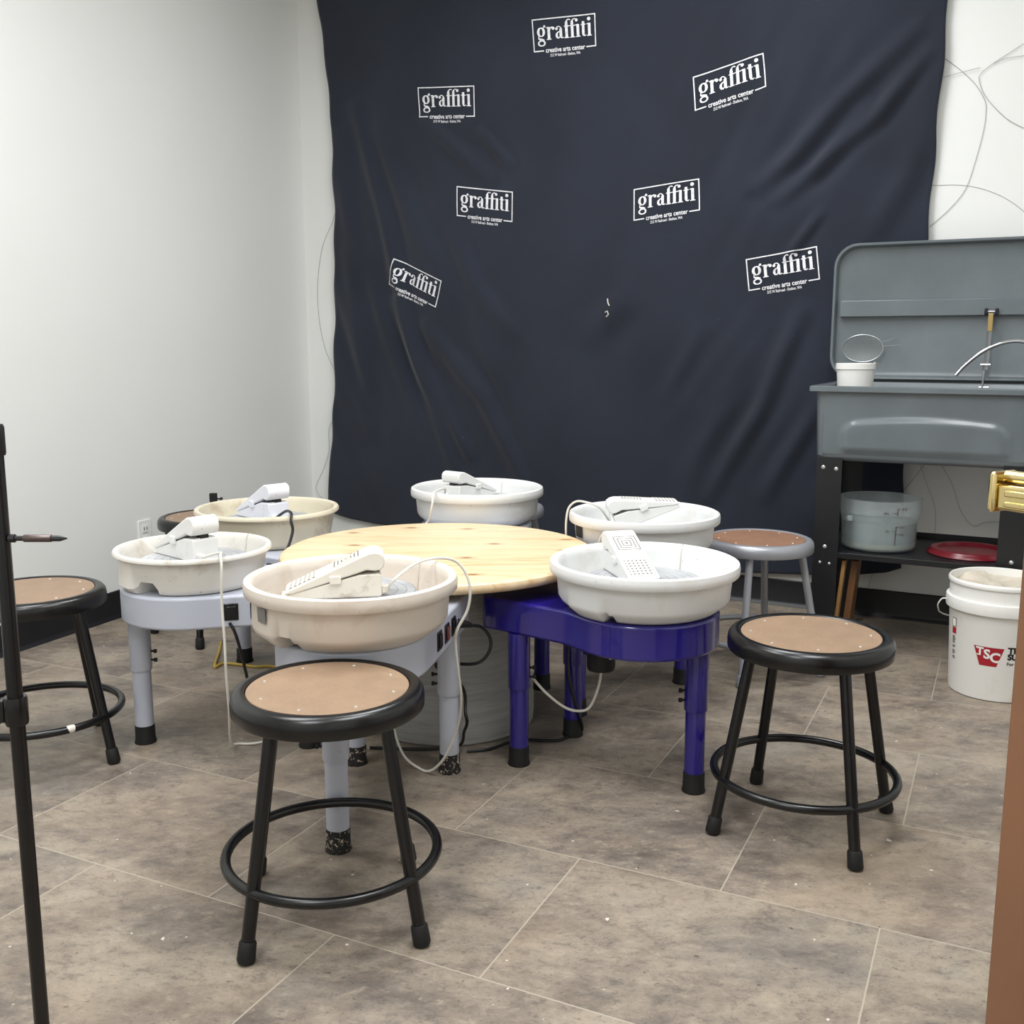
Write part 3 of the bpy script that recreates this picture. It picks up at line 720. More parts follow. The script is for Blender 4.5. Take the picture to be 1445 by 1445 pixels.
near = make_wheel((-.348, 2.17), T0, M['lilac'], M['pan_cream'], 'lip', .230, .577, .452, 'nearest pottery wheel with cream splash pan, pale grey body, behind the front stool', 190, (3, 40), (41, 52), .034, hr=.168, w_in=.163, lobe_f=.75, screw=(180, 180), leg_x=(.118, -.325), head_drop=.008, foot_mats=[M['foot_worn'], M['foot_worn'], M['foot_worn']])
leftw = make_wheel((-.853, 2.69), T0, M['lilac'], M['pan_smear'], 'thin', .2045, .540, .440, 'left pottery wheel with smeared white pan notched underneath and grey body', 200, (8, 36), (37, 56), .042, hr=.19, w_in=.172, lobe_f=1.0, screw=(0, 200), xin=-.385, head_drop=.006)
yel = make_wheel((-.795, 3.285), T0, M['lilac'], M['pan_yellow'], 'thin', .230, .551, .440, 'far left pottery wheel with yellowed stained splash pan', 60, (8, 36), (37, 55), .03, hr=.19, w_in=.165, xin=-.30, leg_x=(.15, -.235), head_drop=.010)
back = make_wheel((-.121, 3.523), T0, M['lilac'], M['pan_white'], 'lip', .230, .584, .462, 'farthest pottery wheel with white pan, straight behind the table', 30, (8, 36), (37, 45), .03, hr=.19, w_in=.17, head_drop=.012)
rbw = make_wheel((.405, 3.095), T0, M['blue'], M['pan_white'], 'lip', .230, .566, .445, 'rear right pottery wheel with white pan, between the table and the silver stool', 80, (8, 36), (37, 45), .03, waist=True, panel=False, head_drop=.035)
blue = make_wheel((.321, 2.437), T0, M['blue'], M['pan_white'], 'lip', .230, .555, .436, 'front right pottery wheel with shiny deep blue body and white pan', 203, (2, 32), (33, 38), .03, waist=True, panel=False, lobe_f=.5, head_drop=.020, screw=(190, 10), motor_label=True)
def cord_on(wheel, pts, r, mat, name='power_cord', k=6):
    return MB().tube(spline(local(wheel, pts), k), r, 8).build(name, mat, wheel)
# grey tape on the cream pan, duct-taped corner on the rear right pan
def pan_patch(wheel, C, R_, az, w, z0, z1, mat, name):
    pts = []
    m_ = MB(); n = 6
    for i in range(n + 1):
        a = R(az - w / 2 + w * i / n)
        for r, z in ((R_[0], z0), (R_[1], z1)): pts.append((C[0] + r * math.cos(a), C[1] + r * math.sin(a), z))
    pts = local(wheel, pts)
    m_.add(pts, [(2 * i, 2 * i + 1, 2 * i + 3, 2 * i + 2) for i in range(n)]); return m_.build(name, mat, wheel)
pan_patch(near, (-.348, 2.17), (.2168, .2180), 221, 9, .508, .540, M['tape'], 'tape_patch')['label'] = 'grey tape patch'
pan_patch(rbw, (.405, 3.095), (.2150, .2180), 198, 12, .498, .535, M['rubber'], 'tape_patch')['label'] = 'black tape patch'
# label on the motor under the blue body
# power cords
cord_on(near, [(-.155, 2.415, .402), (-.105, 2.42, .394), (-.074, 2.45, .380), (-.055, 2.46, .351), (-.054, 2.46, .323), (-.07, 2.46, .296), (-.096, 2.46, .283), (-.148, 2.5, .27), (-.20, 2.58, .24), (-.13, 2.56, .19), (-.119, 2.5, .142), (-.115, 2.5, .114), (-.124, 2.53, .079), (-.144, 2.60, .01), (-.24, 2.59, .006), (-.38, 2.60, .006)], .0042, M['cord_b'])
MB().tube(local(near, [(-.158, 2.395, .405), (-.135, 2.405, .403), (-.112, 2.418, .397), (-.100, 2.425, .392)]), [.012, .013, .009, .006], 12).build('power_plug', M['cord_b'], near)
cord_on(leftw, [(-.72, 2.53, .37), (-.705, 2.535, .33), (-.70, 2.60, .20), (-.74, 2.78, .06), (-.79, 3.0, .006), (-.78, 3.09, .006), (-.745, 3.12, .006)], .0042, M['cord_b'])
cord_on(blue, [(.16, 2.66, .36), (.154, 2.68, .286), (.153, 2.675, .22), (.156, 2.665, .173), (.175, 2.668, .093), (.195, 2.70, .02), (.168, 2.695, .006), (.13, 2.654, .006), (.092, 2.649, .006), (.062, 2.652, .006), (.03, 2.655, .006), (-.01, 2.635, .006), (-.06, 2.59, .006), (-.12, 2.575, .006)], .0042, M['cord_b'])
cord_on(blue, [(.233, 2.54, .352), (.233, 2.55, .296), (.232, 2.55, .248), (.224, 2.55, .191), (.202, 2.55, .137), (.171, 2.55, .127), (.134, 2.55, .139), (.087, 2.54, .181), (.05, 2.535, .226), (.035, 2.545, .247)], .0036, M['cord_w'], 'pedal_cord')
MB().tube(spline([(-1.056, 3.592, .005), (-1.027, 3.462, .005), (-0.996, 3.30, .005), (-0.978, 3.335, .005), (-0.918, 3.322, .005), (-0.858, 3.30, .005), (-0.801, 3.302, .005), (-0.703, 3.227, .005), (-.60, 3.10, .005)], 8), .0048, 8).build('extension_cord', M['cord_y'])
tag(bpy.data.objects['extension_cord'], 'yellow extension cord lying on the floor beneath the left pottery wheels', 'cord')

# ------------------------------------------------------------------ foot pedals resting in the pans
def make_pedal(C, z, deg, mat, dots, ridge, label, cord=None, cord_mat=None, tilt=0.0, cord_r=.0033, width=.037, zs=.88):
    e = empty('foot_pedal', (C[0], C[1], z), R(deg)); e.rotation_euler = (0, tilt, R(deg)); tag(e, label, 'foot pedal', 'foot pedals left in the splash pans')
    w = width
    MB().sideprism([(x, z * zs) for x, z in [(-.105, 0), (.088, 0), (.092, .004), (.092, .053), (.086, .057), (.045, .055), (-.104, .012)]], -w, w).build('pedal_base', mat, e, bevel=.006, seg=3)
    MB().sideprism([(-.118, 0), (-.10, 0), (-.10, .0035), (-.118, .0035)], -w * .95, w * .95).build('toe_plate', mat, e, bevel=.001)
    prof = [(x, z * zs) for x, z in [(-.110, .0130), (-.108, .0205), (.050, .1010), (.066, .1085), (.080, .1105), (.091, .107), (.098, .099), (.0995, .086), (.097, .073), (.090, .066), (.080, .064), (.060, .0665), (.040, .0585), (-.095, .0135)]]
    tr = MB().sideprism(prof, -w - .002, w + .002).build('treadle', mat, e, bevel=.005, seg=3)
    # grip pads lie along the sloping face
    sl = math.atan2((.1010 - .0205) * zs, .158); M1 = Matrix.Translation((-.108, 0, .0205 * zs)) @ Matrix.Rotation(-sl, 4, 'Y')
    def pad(x0, x1, mt, nm):
        o = MB().box(-(x1 - x0) / 2, (x1 - x0) / 2, -w + .006, w - .006, 0, .0016).build(nm, mt, tr, bevel=.0006)
        o.matrix_local = M1 @ Matrix.Translation(((x0 + x1) / 2, 0, .0001)); return o
    pad(.006, .072, dots, 'dotted_pad'); pad(.108, .172, ridge, 'ridged_pad')
    for s in (-1, 1): MB().box(-.016, .008, s * w - .001 if s > 0 else -w - .007, w + .007 if s > 0 else -w + .001, .036 * zs, .056 * zs).build('hinge_button', mat, e, bevel=.002)
    MB().box(.070, .088, -.012, .012, .056 * zs, .0665 * zs).build('contact_block', M['rubber'], e)
    MB().box(.092, .108, -.030, -.012, .006, .022).build('cord_boss', mat, e, bevel=.002)
    if cord:
        mi = (Matrix.LocRotScale(e.location, e.rotation_euler, None)).inverted()
        pts = [mi @ Vector(p) for p in cord]
        MB().tube(spline([(.104, -.021, .014)] + pts, 6), cord_r, 8).build('cord', cord_mat, e)
    return e
make_pedal((-.372, 2.132), .5425, 9, M['ped_dirty'], M['dots_c'], M['ridge_c'], 'muddy foot pedal with dotted treadle lying in the nearest cream pan',
           [(-.242, 2.115, .585), (-.211, 2.23, .590), (-.173, 2.3, .586), (-.136, 2.33, .575), (-.111, 2.335, .549), (-.098, 2.33, .508), (-.104, 2.33, .457), (-.129, 2.32, .409), (-.133, 2.33, .371), (-.127, 2.335, .302), (-.122, 2.35, .233), (-.132, 2.395, .15), (-.165, 2.415, .06), (-.205, 2.44, .010), (-.24, 2.47, .006), (-.28, 2.49, .035), (-.305, 2.49, .12), (-.315, 2.47, .25), (-.32, 2.45, .36)], M['cord_w'])
make_pedal((-.872, 2.700), .5075, -42, M['ped'], M['dots_w'], M['ridge_w'], 'clay smeared white foot pedal with raised heel in the left notched pan',
           [(-.745, 2.56, .545), (-.722, 2.485, .553), (-.714, 2.462, .53), (-.717, 2.460, .442), (-.713, 2.455, .344), (-.713, 2.455, .262), (-.72, 2.49, .152), (-.745, 2.58, .03), (-.735, 2.63, .005), (-.692, 2.634, .005), (-.634, 2.68, .005), (-.58, 2.78, .005)], M['cord_w'], zs=1.08)
make_pedal((-.805, 3.275), .5145, -45, M['ped_cool'], M['dots_w'], M['ridge_w'], 'bluish white foot pedal with a black cord in the yellowed pan',
           [(-.70, 3.13, .560), (-.672, 3.075, .562), (-.668, 3.05, .543), (-.662, 3.04, .513), (-.672, 3.005, .465), (-.684, 2.955, .42), (-.695, 2.935, .37), (-.70, 2.93, .32)], M['cord_b'], cord_r=.0045, zs=1.08)
make_pedal((-.150, 3.530), .5455, -128, M['ped'], M['dots_w'], M['ridge_w'], 'clean white foot pedal with heel towards us in the farthest pan',
           [(-.225, 3.40, .592), (-.249, 3.335, .594), (-.256, 3.30, .588), (-.258, 3.285, .565), (-.263, 3.285, .539), (-.275, 3.302, .498), (-.305, 3.302, .478), (-.348, 3.295, .452), (-.362, 3.295, .40)], M['cord_w'])
make_pedal((.412, 3.11), .5405, 180, M['ped'], M['dots_w'], M['ridge_w'], 'white foot pedal tipped level in the rear right pan',
           [(.265, 3.06, .582), (.225, 3.07, .597), (.195, 3.085, .597), (.174, 3.10, .575), (.167, 3.10, .54), (.166, 3.10, .50), (.168, 3.10, .452)], M['cord_w'], tilt=R(22))
make_pedal((.288, 2.468), .5085, 104, M['ped'], M['dots_w'], M['ridge_w'], 'clean white foot pedal sloping towards us in the front right pan',
           [(.245, 2.62, .562), (.238, 2.655, .572), (.232, 2.678, .545), (.225, 2.69, .50)], M['cord_w'])

# ------------------------------------------------------------------ sink (lidded wash tub on a black steel frame)
SO = Vector((1.03, 3.5, 0)); se = empty('utility_sink', SO, math.atan2(U.y, U.x))
tag(se, 'grey metal sink with raised lid on a black frame at right', 'sink')
SW = .70
# basin: rim, tapered walls, bottom, inner skin
def rrect(x0, x1, y0, y1, r, n=6):
    p = []
    for cx, cy, a in ((x1 - r, y0 + r, -90), (x1 - r, y1 - r, 0), (x0 + r, y1 - r, 90), (x0 + r, y0 + r, 180)):
        p += [(cx + r * math.cos(R(a + 90 * i / n)), cy + r * math.sin(R(a + 90 * i / n))) for i in range(n + 1)]
    return p
def rings(m_, rr):
    n = len(rr[0][0]); o = len(m_.v); vs = []; fs = []
    for pl, z in rr: vs += [(x, y, z) for x, y in pl]
    for i in range(len(rr) - 1):
        for k in range(n): fs.append((i * n + k, i * n + (k + 1) % n, (i + 1) * n + (k + 1) % n, (i + 1) * n + k))
    fs.append(tuple((len(rr) - 1) * n + k for k in range(n)))
    return m_.add(vs, fs), n
X0, X1, Y0, Y1 = -.022, SW + .01, 0.0, .50
m = MB()
rings(m, [(rrect(X0 + .045, X1 - .045, Y0 + .05, Y1 - .05, .03), .675), (rrect(X0 + .030, X1 - .030, Y0 + .036, Y1 - .03, .045), .680), (rrect(X0 + .024, X1 - .024, Y0 + .028, Y1 - .022, .045), .692),
          (rrect(X0 + .018, X1 - .018, Y0 + .020, Y1 - .014, .035), .912), (rrect(X0, X1, Y0, Y1, .015), .913), (rrect(X0, X1, Y0, Y1, .015), .928), (rrect(X0 + .004, X1 - .004, Y0 + .004, Y1 - .004, .015), .931),
          (rrect(X0 + .030, X1 - .030, Y0 + .030, Y1 - .03, .03), .931), (rrect(X0 + .034, X1 - .034, Y0 + .034, Y1 - .034, .03), .925), (rrect(X0 + .045, X1 - .045, Y0 + .045, Y1 - .04, .04), .72), (rrect(X0 + .07, X1 - .07, Y0 + .07, Y1 - .07, .04), .705)])
n_ = len(rrect(0, 1, 0, 1, .1)); m.f.append(tuple(range(n_))[::-1])
m.build('basin', M['sink'], se)
# pressed panel on the front of the basin
m = MB(); gx, gz_ = 56, 28; vs = []
for j in range(gz_ + 1):
    for i in range(gx + 1):
        x = X0 + .05 + (X1 - X0 - .10) * i / gx; z = .700 + .205 * j / gz_
        wall_y = Y0 + .028 - .008 * (z - .692) / .22
        a = min(x - .085, X1 - .10 - x); b = .815 - z + .02 * math.sin((x - .08) / .55 * PI)
        q = min(a, b)
        if a < .05 and b < .05: q = .05 - math.hypot(.05 - a, .05 - b)
        p_ = min(1, max(0, q / .022)); p_ = p_ * p_ * (3 - 2 * p_)
        e_ = min(1, min(i, gx - i, j, gz_ - j) / 3.0)
        vs.append((x, wall_y - .0006 - .0105 * p_ * e_ - .001 * e_, z))
m.add(vs, [(j * (gx + 1) + i, j * (gx + 1) + i + 1, (j + 1) * (gx + 1) + i + 1, (j + 1) * (gx + 1) + i) for j in range(gz_) for i in range(gx)])
m.build('pressed_front_panel', M['sink'], se, angle=180)
# drying ledge inside the left end
MB().box(X0 + .047, .17, .05, .44, .880, .887).build('inner_ledge', M['sink'], se, bevel=.002)
# lid: shallow tray standing up at the back
LX0, LX1, LZ0, LZ1 = -.045, SW + .035, .940, 1.440
m = MB()
def lidring(off, r, y): return [(x, y, z) for x, z in rrect(LX0 + off, LX1 - off, LZ0 + off, LZ1 - off, r)]
lr = [lidring(.006, .080, .512), lidring(0, .085, .508), lidring(0, .085, .478), lidring(.003, .083, .475), lidring(.009, .078, .476), lidring(.012, .076, .482), lidring(.016, .074, .499), lidring(.03, .06, .503)]
vs = [p for r_ in lr for p in r_]; k = len(lr[0])
m.add(vs, [(i * k + j, i * k + (j + 1) % k, (i + 1) * k + (j + 1) % k, (i + 1) * k + j) for i in range(len(lr) - 1) for j in range(k)] + [tuple(range(k))[::-1], tuple((len(lr) - 1) * k + j for j in range(k))])
# tilt the lid back a little about its lower edge
lid = m.build('lid', M['sink'], se)
MB().sideprism([(-.016, 1.228), (-.013, 1.231), (LX1 - .03, 1.231), (LX1 - .03, 1.172), (-.016, 1.172)], .476, .5035).build('stiffening_rail', M['sink'], lid, bevel=.004, seg=3)
m = MB(); m.lathe([(0, -.002), (.040, -.002), (.042, 0), (.040, .0012), (0, .0012)], 40); m.xf(Matrix.Translation((.072, .5015, 1.06)) @ Matrix.Rotation(R(90), 4, 'X')) 
# hinge strip
MB().box(X0 + .03, X1 - .03, .482, .5, .9305, .9395).build('hinge', M['sink_dk'], se)
# lid stay with fusible link
st = MB().tube([(.503, .462, 1.165), (.500, .457, 1.00), (.497, .452, .98)], .0085, 4).build('lid_stay', M['steel'], se)
MB().tube([(.496, .452, .985), (.492, .449, .905)], .0035, 8).build('stay_rod', M['steel'], st)
b = MB(); b.box(.496, .512, .4515, .4545, 1.115, 1.178); b.build('fusible_link', M['gold'], st, bevel=.002)['label'] = 'yellowish metal link'
b = MB(); b.box(.482, .493, .455, .4755, 1.172, 1.196); b.box(.516, .527, .455, .4755, 1.172, 1.196); b.build('stay_bracket', M['switch'], st, bevel=.003)
MB().tube([(.486, .463, 1.184), (.523, .463, 1.184)], .003, 8).build('pivot_pin', M['bolt'], st)
m = MB()
for zz in (.998, .918): m.tube([(.482, .452, zz), (.514, .452, zz)], .005, 8)
m.build('bolt', M['bolt'], st)
# spout
sp = MB().tube(spline([(.425, .15, .968), (.450, .155, 1.000), (.50, .16, 1.045), (.56, .17, 1.075), (.62, .19, 1.078), (.665, .24, 1.045), (.675, .30, .98), (.675, .33, .93)], 8), .0065, 12).build('spout', M['chrome'], se)
# legs: angle irons
for (lx, ly, dx, dy) in ((.012, .030, 1, 1), (SW - .022, .030, -1, 1), (.012, .475, 1, -1), (SW - .022, .475, -1, -1)):
    b = MB(); w = .084; tk = .0035
    x0, x1 = sorted((lx, lx + dx * w)); y0, y1 = sorted((ly, ly + dy * tk)); b.box(x0, x1, y0, y1, 0, .688)
    x0, x1 = sorted((lx, lx + dx * tk)); y0, y1 = sorted((ly + dy * tk, ly + dy * w * .8)); b.box(x0, x1, y0, y1, 0, .688)
    lg = b.build('leg', M['sink_dk'], se, bevel=.001)
    for bx, bz in ((.022, .652), (.065, .648), (.040, .375), (.026, .318), (.058, .316)):
        if ly > .2: continue
        r_ = .0068 if bz > .33 else .005
        bb = MB(); bb.lathe([(0, 0), (r_, 0), (r_, .002), (r_ * .5, .0048), (0, .0048)], 12); bb.xf(Matrix.Translation((lx + dx * bx, ly - dy * .0002, bz)) @ Matrix.Rotation(R(90), 4, 'X')); bb.build('bolt', M['bolt'], lg)
b = MB(); b.box(.018, SW - .028, .036, .470, .352, .356); b.box(.018, SW - .028, .0345, .038, .336, .356); b.box(.018, SW - .028, .468, .4715, .336, .376)
b.build('shelf', M['sink_dk'], se, bevel=.0012)
def sink_pt(x, y, z): return SO + U * x + V * y + Vector((0, 0, z))
# white tub on the ledge
tb = empty('plastic_tub', sink_pt(.105, .150, .8872)); tag(tb, 'white plastic tub standing at the left end of the sink', 'tub')
MB().lathe([(0, 0), (.054, 0), (.056, .002), (.0635, .098), (.067, .0985), (.067, .117), (.065, .118), (.062, .117), (.0615, .09), (.053, .004), (0, .004)], 48).build('tub_body', M['tub'], tb)
m = MB(); m.tube([(.03, -.015, .03), (.052, -.012, .116), (.064, -.010, .1215), (.092, -.004, .104)], .002, 8); m.build('wire_tool', M['steel'])
wt = bpy.data.objects['wire_tool']; wt.location = tb.location; wt.rotation_euler = (0, 0, math.atan2(U.y, U.x)); tag(wt, 'thin metal tool sticking out of the white tub', 'tool')
# round strainer leaning on the lid
sv = empty('strainer', sink_pt(.075, .468, 1.055), math.atan2(U.y, U.x)); tag(sv, 'round mesh strainer leaning inside the raised sink lid', 'strainer')
ell = [(.073 * math.cos(2 * PI * k / 48), .002 * math.sin(4 * PI * k / 48), .050 * math.sin(2 * PI * k / 48)) for k in range(48)]
MB().tube(ell, .0018, 8, closed=True).build('wire_rim', M['steel'], sv)
m = MB(); m.add([(0, .012, 0)] + [(.073 * f * math.cos(2 * PI * k / 32), .012 * (1 - f * f), .050 * f * math.sin(2 * PI * k / 32)) for f in (.33, .66, 1) for k in range(32)],
    [(0, 1 + k, 1 + (k + 1) % 32) for k in range(32)] + [(1 + r_ * 32 + k, 1 + (r_ + 1) * 32 + k, 1 + (r_ + 1) * 32 + (k + 1) % 32, 1 + r_ * 32 + (k + 1) % 32) for r_ in range(2) for k in range(32)])
m.build('mesh_bowl', M['sieve'], sv)
m = MB(); m.tube([(.066, 0, .022), (.105, .003, .036), (.122, .003, .040)], .0016, 6); m.tube([(.072, 0, .008), (.122, .003, .012), (.135, .003, .012)], .0016, 6); m.build('handle', M['steel'], sv)
# clear container with cloudy water
cc = empty('clear_container', sink_pt(.205, .200, .3564)); tag(cc, 'clear round plastic container of cloudy water on the sink shelf', 'container')
CH = .182
prof = [(0, 0), (.112, 0), (.120, .004), (.125, .012), (.129, .105), (.1315, .109), (.1335, CH - .052), (.1385, CH - .05), (.1395, CH - .004), (.1415, CH), (.1385, CH + .0005), (.136, CH - .004), (.1305, CH - .06), (.1265, .10), (.1225, .014), (.116, .006), (0, .0055)]
MB().lathe(prof, 64).build('container_body', M['clear'], cc)
MB().lathe([(0, .030), (.1228, .030), (.1255, .098), (.1258, .1), (0, .1)], 64).build('water', M['water'], cc)
MB().lathe([(0, .0062), (.114, .0066), (.1205, .014), (.1220, .0298), (0, .0298)], 64).build('clay_sediment', M['sludge'], cc)
for s in (-1,): MB().box(-.138, -.119, -.075, -.060, CH - .075, CH - .055).build('grip', M['clear'], cc, bevel=.003)
# printed scale on the container
def cyl_text(parent, mat, name, items, R_at, k0=0.0004):
    """items: (text, azimuth centre deg, z, cap height, bold); letters wrapped round a vertical cylinder"""
    m_ = MB()
    for it in items:
        if it[0] == 'bar':
            _, a0, a1, z0, z1 = it; n = max(1, int(abs(a1 - a0) / 2)); vs_ = []
            for i in range(n + 1):
                a = R(a0 + (a1 - a0) * i / n)
                for z in (z0, z1): r_ = R_at(z) + k0; vs_.append((r_ * math.cos(a), r_ * math.sin(a), z))
            m_.add(vs_, [(2 * i, 2 * i + 1, 2 * i + 3, 2 * i + 2) for i in range(n)]); continue
        txt, a0, z0, h, bold = it; vs, fs, w = text_tris(txt, bold); k = h / .7; vs_ = []
        for x, y in vs:
            z = z0 + y * k; r_ = R_at(z) + k0; a = R(a0) + x * k / r_; vs_.append((r_ * math.cos(a), r_ * math.sin(a), z))
        m_.add(vs_, fs)
    return m_.build(name, mat, parent, smooth=False)
face = math.degrees(math.atan2(-3.6, -1.3))    # azimuth that looks back at the room
rc = lambda z: .126 + .0075 * z / .1 if z < .105 else .1345 + (.005 if z > CH - .05 else 0)
a0 = face + 24
cyl_text(cc, M['print'], 'volume_scale', [('bar', a0, a0 + 1, .03, .098), ('bar', a0, a0 + 5, .068, .0695), ('4 Q', a0 + 7, .065, .007, .02), ('bar', a0 - 5, a0, .080, .0815), ('3 L', a0 - 14, .077, .007, .02), ('bar', a0, a0 + 5, .094, .0955), ('8 Q', a0 + 7, .091, .007, .02)], rc)
cyl_text(cc, M['print'], 'volume_scale', [('bar', a0, a0 + 1, .136, .158), ('bar', a0 - 5, a0, .143, .1445), ('10 L', a0 - 18, .140, .007, .02), ('bar', a0, a0 + 5, .158, .1595), ('12 Q', a0 + 7, .155, .007, .02)], rc)
# red lid lying on the shelf
rl = empty('container_lid', sink_pt(.505, .225, .3562)); tag(rl, 'round red plastic lid lying flat on the sink shelf', 'lid')
MB().lathe([(0, .006), (.098, .006), (.102, .0065), (.108, .013), (.122, .015), (.126, .014), (.1295, .004), (.133, .001), (.137, 0), (.140, .003), (.139, .006), (.132, .012), (.127, .019), (.120, .021), (.108, .0195), (.101, .011), (0, .010)], 64).build('lid_disc', M['redlid'], rl)
MB().box(-.012, .012, -.004, .004, .0102, .0108).build('embossed_mark', M['tape'], rl)
# offcuts of timber under the shelf
def board(x0, x1, y0, y1, h, lean, mat, label):
    b = MB().box(x0, x1, y0, y1, 0, h); o = b.build('wood_offcut', mat, None, bevel=.0015); o.location = sink_pt(0, 0, .0005); o.rotation_euler = (0, 0, math.atan2(U.y, U.x))
    for v_ in o.data.vertices: v_.co.x += v_.co.z * lean
    return tag(o, label, 'board', 'timber offcuts beside the sink leg')
board(.080, .092, .062, .10, .325, .085, M['rawwood'], 'pale narrow timber strip standing beside the sink leg')
board(.105, .128, .105, .20, .318, .085, M['darkwood'], 'darker brown timber block standing behind the pale strip')

# ------------------------------------------------------------------ white bucket of clay slip
bk = empty('bucket', (1.510, 3.085, 0)); tag(bk, 'white plastic bucket of dried clay with a red emblem, by the door', 'bucket')
BH = .362
MB().lathe([(0, 0), (.124, 0), (.129, .003), (.1305, .012), (.1415, .262), (.1425, .265), (.1525, .268), (.1535, .272), (.1535, .300), (.1525, .303), (.1445, .304), (.1438, .306), (.1452, .345), (.1492, .347), (.150, .352), (.1492, .358), (.146, BH), (.1425, BH - .002), (.1415, .35), (.137, .29), (.126, .01), (0, .008)], 80).build('bucket_body', M['bucket'], bk)
m = MB(); vs = []; nr, na = 14, 64
for i in range(nr + 1):
    for k in range(na):
        r = .1405 * i / nr; a = 2 * PI * k / na
        z = .326 + .012 * (r / .14) ** 3 + .004 * math.sin(9 * r * 10 + 3 * math.sin(2 * a)) * math.cos(3 * a + 20 * r) + .003 * math.sin(5 * a + 40 * r) + (.008 if (i > 9 and math.sin(4 * a + 1) > .3) else 0)
        vs.append((r * math.cos(a), r * math.sin(a), z))
m.add(vs, [(i * na + k, i * na + (k + 1) % na, (i + 1) * na + (k + 1) % na, (i + 1) * na + k) for i in range(nr) for k in range(na)]); m.build('dried_clay', M['clay'], bk, angle=60)
fa = math.degrees(math.atan2(-3.035, -1.488))
# bail handle hanging at the left
hl = R(fa - 78); hc, hs_ = math.cos(hl), math.sin(hl); tx, ty = -hs_, hc
def hp(out, along, z): return (hc * out + tx * along, hs_ * out + ty * along, z)
MB().tube(spline([hp(.1535, 0, .285), hp(.166, -.004, .282), hp(.175, -.012, .262), hp(.170, -.03, .243), hp(.158, -.075, .222), hp(.125, -.125, .20), hp(.06, -.163, .186), hp(-.02, -.172, .182), hp(-.09, -.148, .19), hp(-.135, -.087, .225), hp(-.160, -.02, .27), hp(-.1545, 0, .285)], 6), .0022, 8).build('wire_bail', M['tub'], bk)
rb_ = lambda z: .1300 + (.1415 - .1300) * (z - .012) / .25
def bucket_poly(pts, mat, name, lift, n=8):
    (ax, ay), (bx, by), (cx, cy), (dx, dy) = pts; m_ = MB(); vs_ = []
    for j in range(n + 1):
        for i in range(n + 1):
            p, q = i / n, j / n
            a = (ax * (1 - p) + bx * p) * (1 - q) + (dx * (1 - p) + cx * p) * q; z = (ay * (1 - p) + by * p) * (1 - q) + (dy * (1 - p) + cy * p) * q
            r_ = rb_(z) + lift; vs_.append((r_ * math.cos(R(a)), r_ * math.sin(R(a)), z))
    m_.add(vs_, [(j * (n + 1) + i, j * (n + 1) + i + 1, (j + 1) * (n + 1) + i + 1, (j + 1) * (n + 1) + i) for j in range(n) for i in range(n)])
    return m_.build(name, mat, bk)
e0 = fa - 26
eb = bucket_poly([(e0, .171), (e0 + 36, .171), (e0 + 28, .112), (e0 + 8, .112)], M['logo_red'], 'printed_emblem', .0006)
def slabtext(items, mat, name, parent): return cyl_text(parent, mat, name, items, rb_, .0012)
slabtext([('T', e0 + 3.5, .144, .024, .03), ('bar', e0 + 2.8, e0 + 10.6, .1655, .169), ('bar', e0 + 4.2, e0 + 9.2, .143, .1465), ('S', e0 + 12.5, .136, .028, .035), ('C', e0 + 20, .127, .029, .035)], M['logo_white'], 'emblem_letters', bk)
slabtext([('TRACTOR', e0 + 40, .158, .0175, .05), ('SUPPLY CO', e0 + 40, .138, .0175, .05), ('For Life Out Here', e0 + 40, .120, .010, .02), ('bar', e0 + 39.6, e0 + 46.5, .1735, .1765)], M['logo_black'], 'store_lettering', bk)
w0 = fa - 64
bucket_poly([(w0, .236), (w0 + 9, .236), (w0 + 9, .208), (w0, .208)], M['logo_black'], 'warning_label', .0006)
bucket_poly([(w0 + 1, .234), (w0 + 8, .234), (w0 + 8, .210), (w0 + 1, .210)], M['logo_white'], 'warning_label', .0009)
bucket_poly([(w0, .206), (w0 + 9, .206), (w0 + 9, .186), (w0, .186)], M['logo_red'], 'warning_label', .0006)
m_items = []
for i, z in enumerate((.176, .171, .166, .161, .156, .146, .141, .131, .126, .121, .112, .107)): m_items.append(('bar', w0 + 1, w0 + 6 + (i % 3), z, z + .0028))
cyl_text(bk, M['logo_black'], 'fine_print', m_items, rb_, .0008)

# ------------------------------------------------------------------ black stand at the left edge and small stand at the back
sx, sy = -.684, 1.35
st = empty('metal_stand', (sx, sy, 0)); tag(st, 'tall black metal stand with a clamp collar at the left edge, nearest the camera', 'stand')
MB().tube([(0, 0, .012), (0, 0, .955)], .0104, 20).build('pole', M['black'], st)
MB().lathe([(0, .925), (.0125, .925), (.0135, .928), (.0135, .962), (.012, .966), (0, .966)], 20).build('top_cap', M['rubber'], st)
MB().lathe([(.0104, .552), (.0145, .552), (.0155, .556), (.0155, .588), (.0145, .592), (.0104, .592)], 24, close=True).build('collar', M['black'], st)
MB().box(-.022, -.013, -.009, .009, .556, .588).build('collar_lug', M['black'], st, bevel=.002)
MB().lathe([(0, 0), (.015, 0), (.015, .014), (.011, .02), (0, .02)], 20).build('rubber_foot', M['rubber'], st)
for dy, z0, z1 in ((-.012, .580, .500), (-.008, .562, .455), (.012, .585, .575)):
    MB().tube([(-.014, dy * .4, z0), (-.36, dy * 3, z0 - (z0 - z1) * 2.2)], .0032, 8).build('brace', M['black'], st)
MB().tube([(-.36, .0, .0), (-.36, .0, .62)], .0104, 16).build('pole', M['black'], st)
sb = empty('screwdriver_bit', (sx + .0104, sy - .002, .8135)); tag(sb, 'dark steel screwdriver bit sticking out sideways from the black stand', 'screwdriver bit')
m = MB()
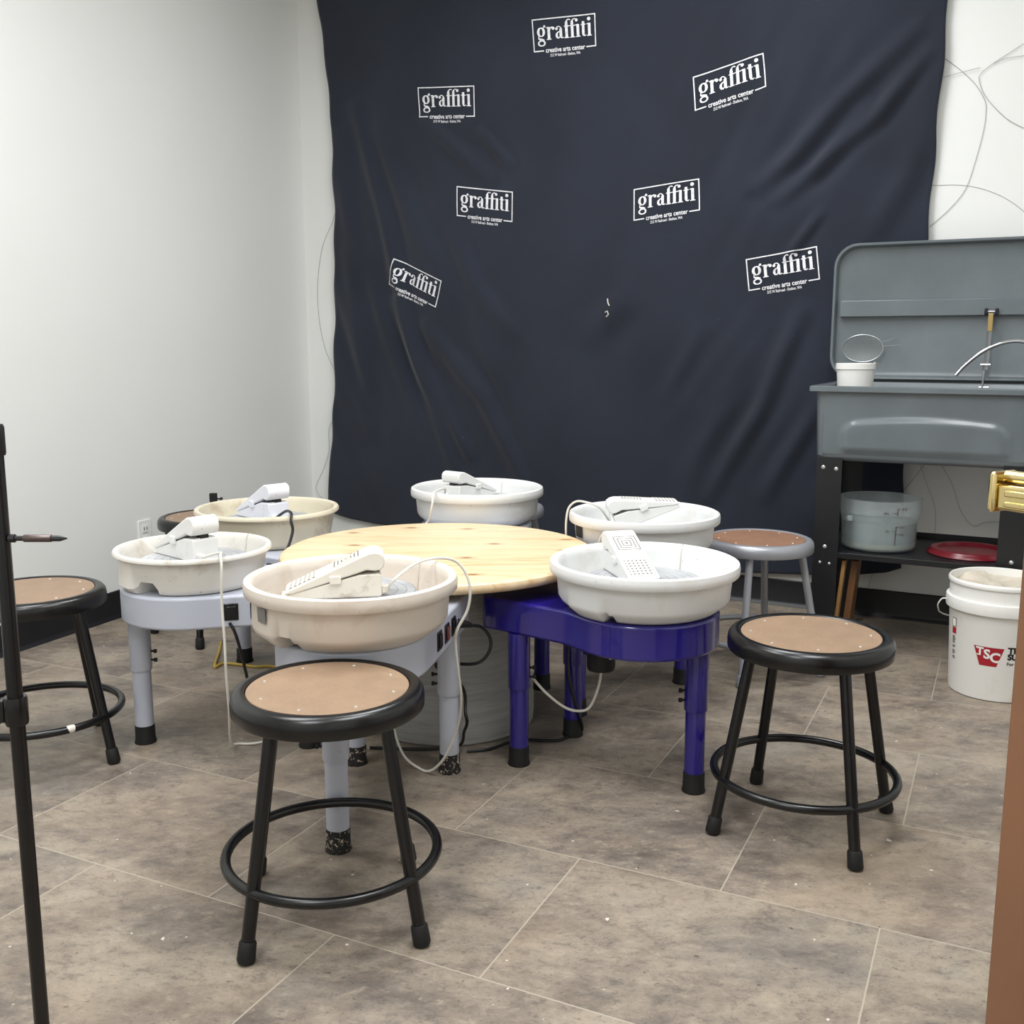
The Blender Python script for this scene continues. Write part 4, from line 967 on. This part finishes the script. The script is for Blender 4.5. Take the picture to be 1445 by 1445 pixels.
m.lathe([(0, 0), (.0055, 0), (.0058, .003), (.0058, .008), (.0035, .0085), (.0035, .020), (0, .020)], 8); m.xf(Matrix.Rotation(R(90), 4, 'Y')); m.build('shank', M['sink_dk'], sb)
m = MB(); m.lathe([(0, .020), (.0050, .020), (.0052, .0215), (.0052, .056), (.0048, .057), (0, .057)], 14); m.xf(Matrix.Rotation(R(90), 4, 'Y')); m.build('sleeve', plain('dark_bit_steel', rgb(98, 86, 84), .3, .7), sb)
m = MB(); m.lathe([(0, .057), (.0042, .057), (.0042, .068), (.0020, .0745), (.0008, .078), (0, .078)], 8); m.xf(Matrix.Rotation(R(90), 4, 'Y')); m.build('tip', M['sink_dk'], sb)
bs = empty('light_stand', (-1.20, 4.07, 0)); tag(bs, 'small black stand standing behind the far black stool', 'stand')
MB().tube([(0, 0, .01), (0, 0, .45)], .009, 14).build('pole', M['black'], bs)
MB().box(-.014, .014, -.010, .010, .445, .480).build('clamp', M['rubber'], bs, bevel=.002)
MB().tube([(.012, 0, .458), (.026, 0, .457), (.028, 0, .457), (.036, 0, .460)], [.003, .003, .006, .005], 10).build('knob', M['rubber'], bs)
for k in range(3):
    a = R(50 + 120 * k); MB().tube([(0, 0, .12), (.10 * math.cos(a), .10 * math.sin(a), .008)], .006, 10).build('leg', M['black'], bs)

# ------------------------------------------------------------------ lamps: flat ceiling panels, out of the picture
def panel(s, v, w, h, power, warm=(.97, .985, 1.0)):
    L = bpy.data.lights.new('ceiling_panel', 'AREA'); L.shape = 'RECTANGLE'; L.size = w; L.size_y = h; L.energy = power; L.color = warm
    o = bpy.data.objects.new('ceiling_panel', L); COL.objects.link(o); o.location = UV(s, v, CEIL - .03); o.rotation_euler = (0, 0, math.atan2(U.y, U.x)); return o
panel(-1.20, 2.85, .6, 1.2, 34); panel(-0.20, 1.50, .6, 1.2, 34)
panel(-1.95, 1.25, .6, 1.2, 34); panel(-0.90, -.40, .6, 1.2, 34)
w = bpy.data.worlds.new('world'); sc.world = w; w.use_nodes = True
w.node_tree.nodes['Background'].inputs[0].default_value = (.8, .82, .85, 1); w.node_tree.nodes['Background'].inputs[1].default_value = 0.05
vs_ = sc.view_settings; vs_.view_transform = 'Standard'; vs_.look = 'None'; vs_.gamma = 1.0; vs_.use_curve_mapping = False; vs_.exposure = 0.27
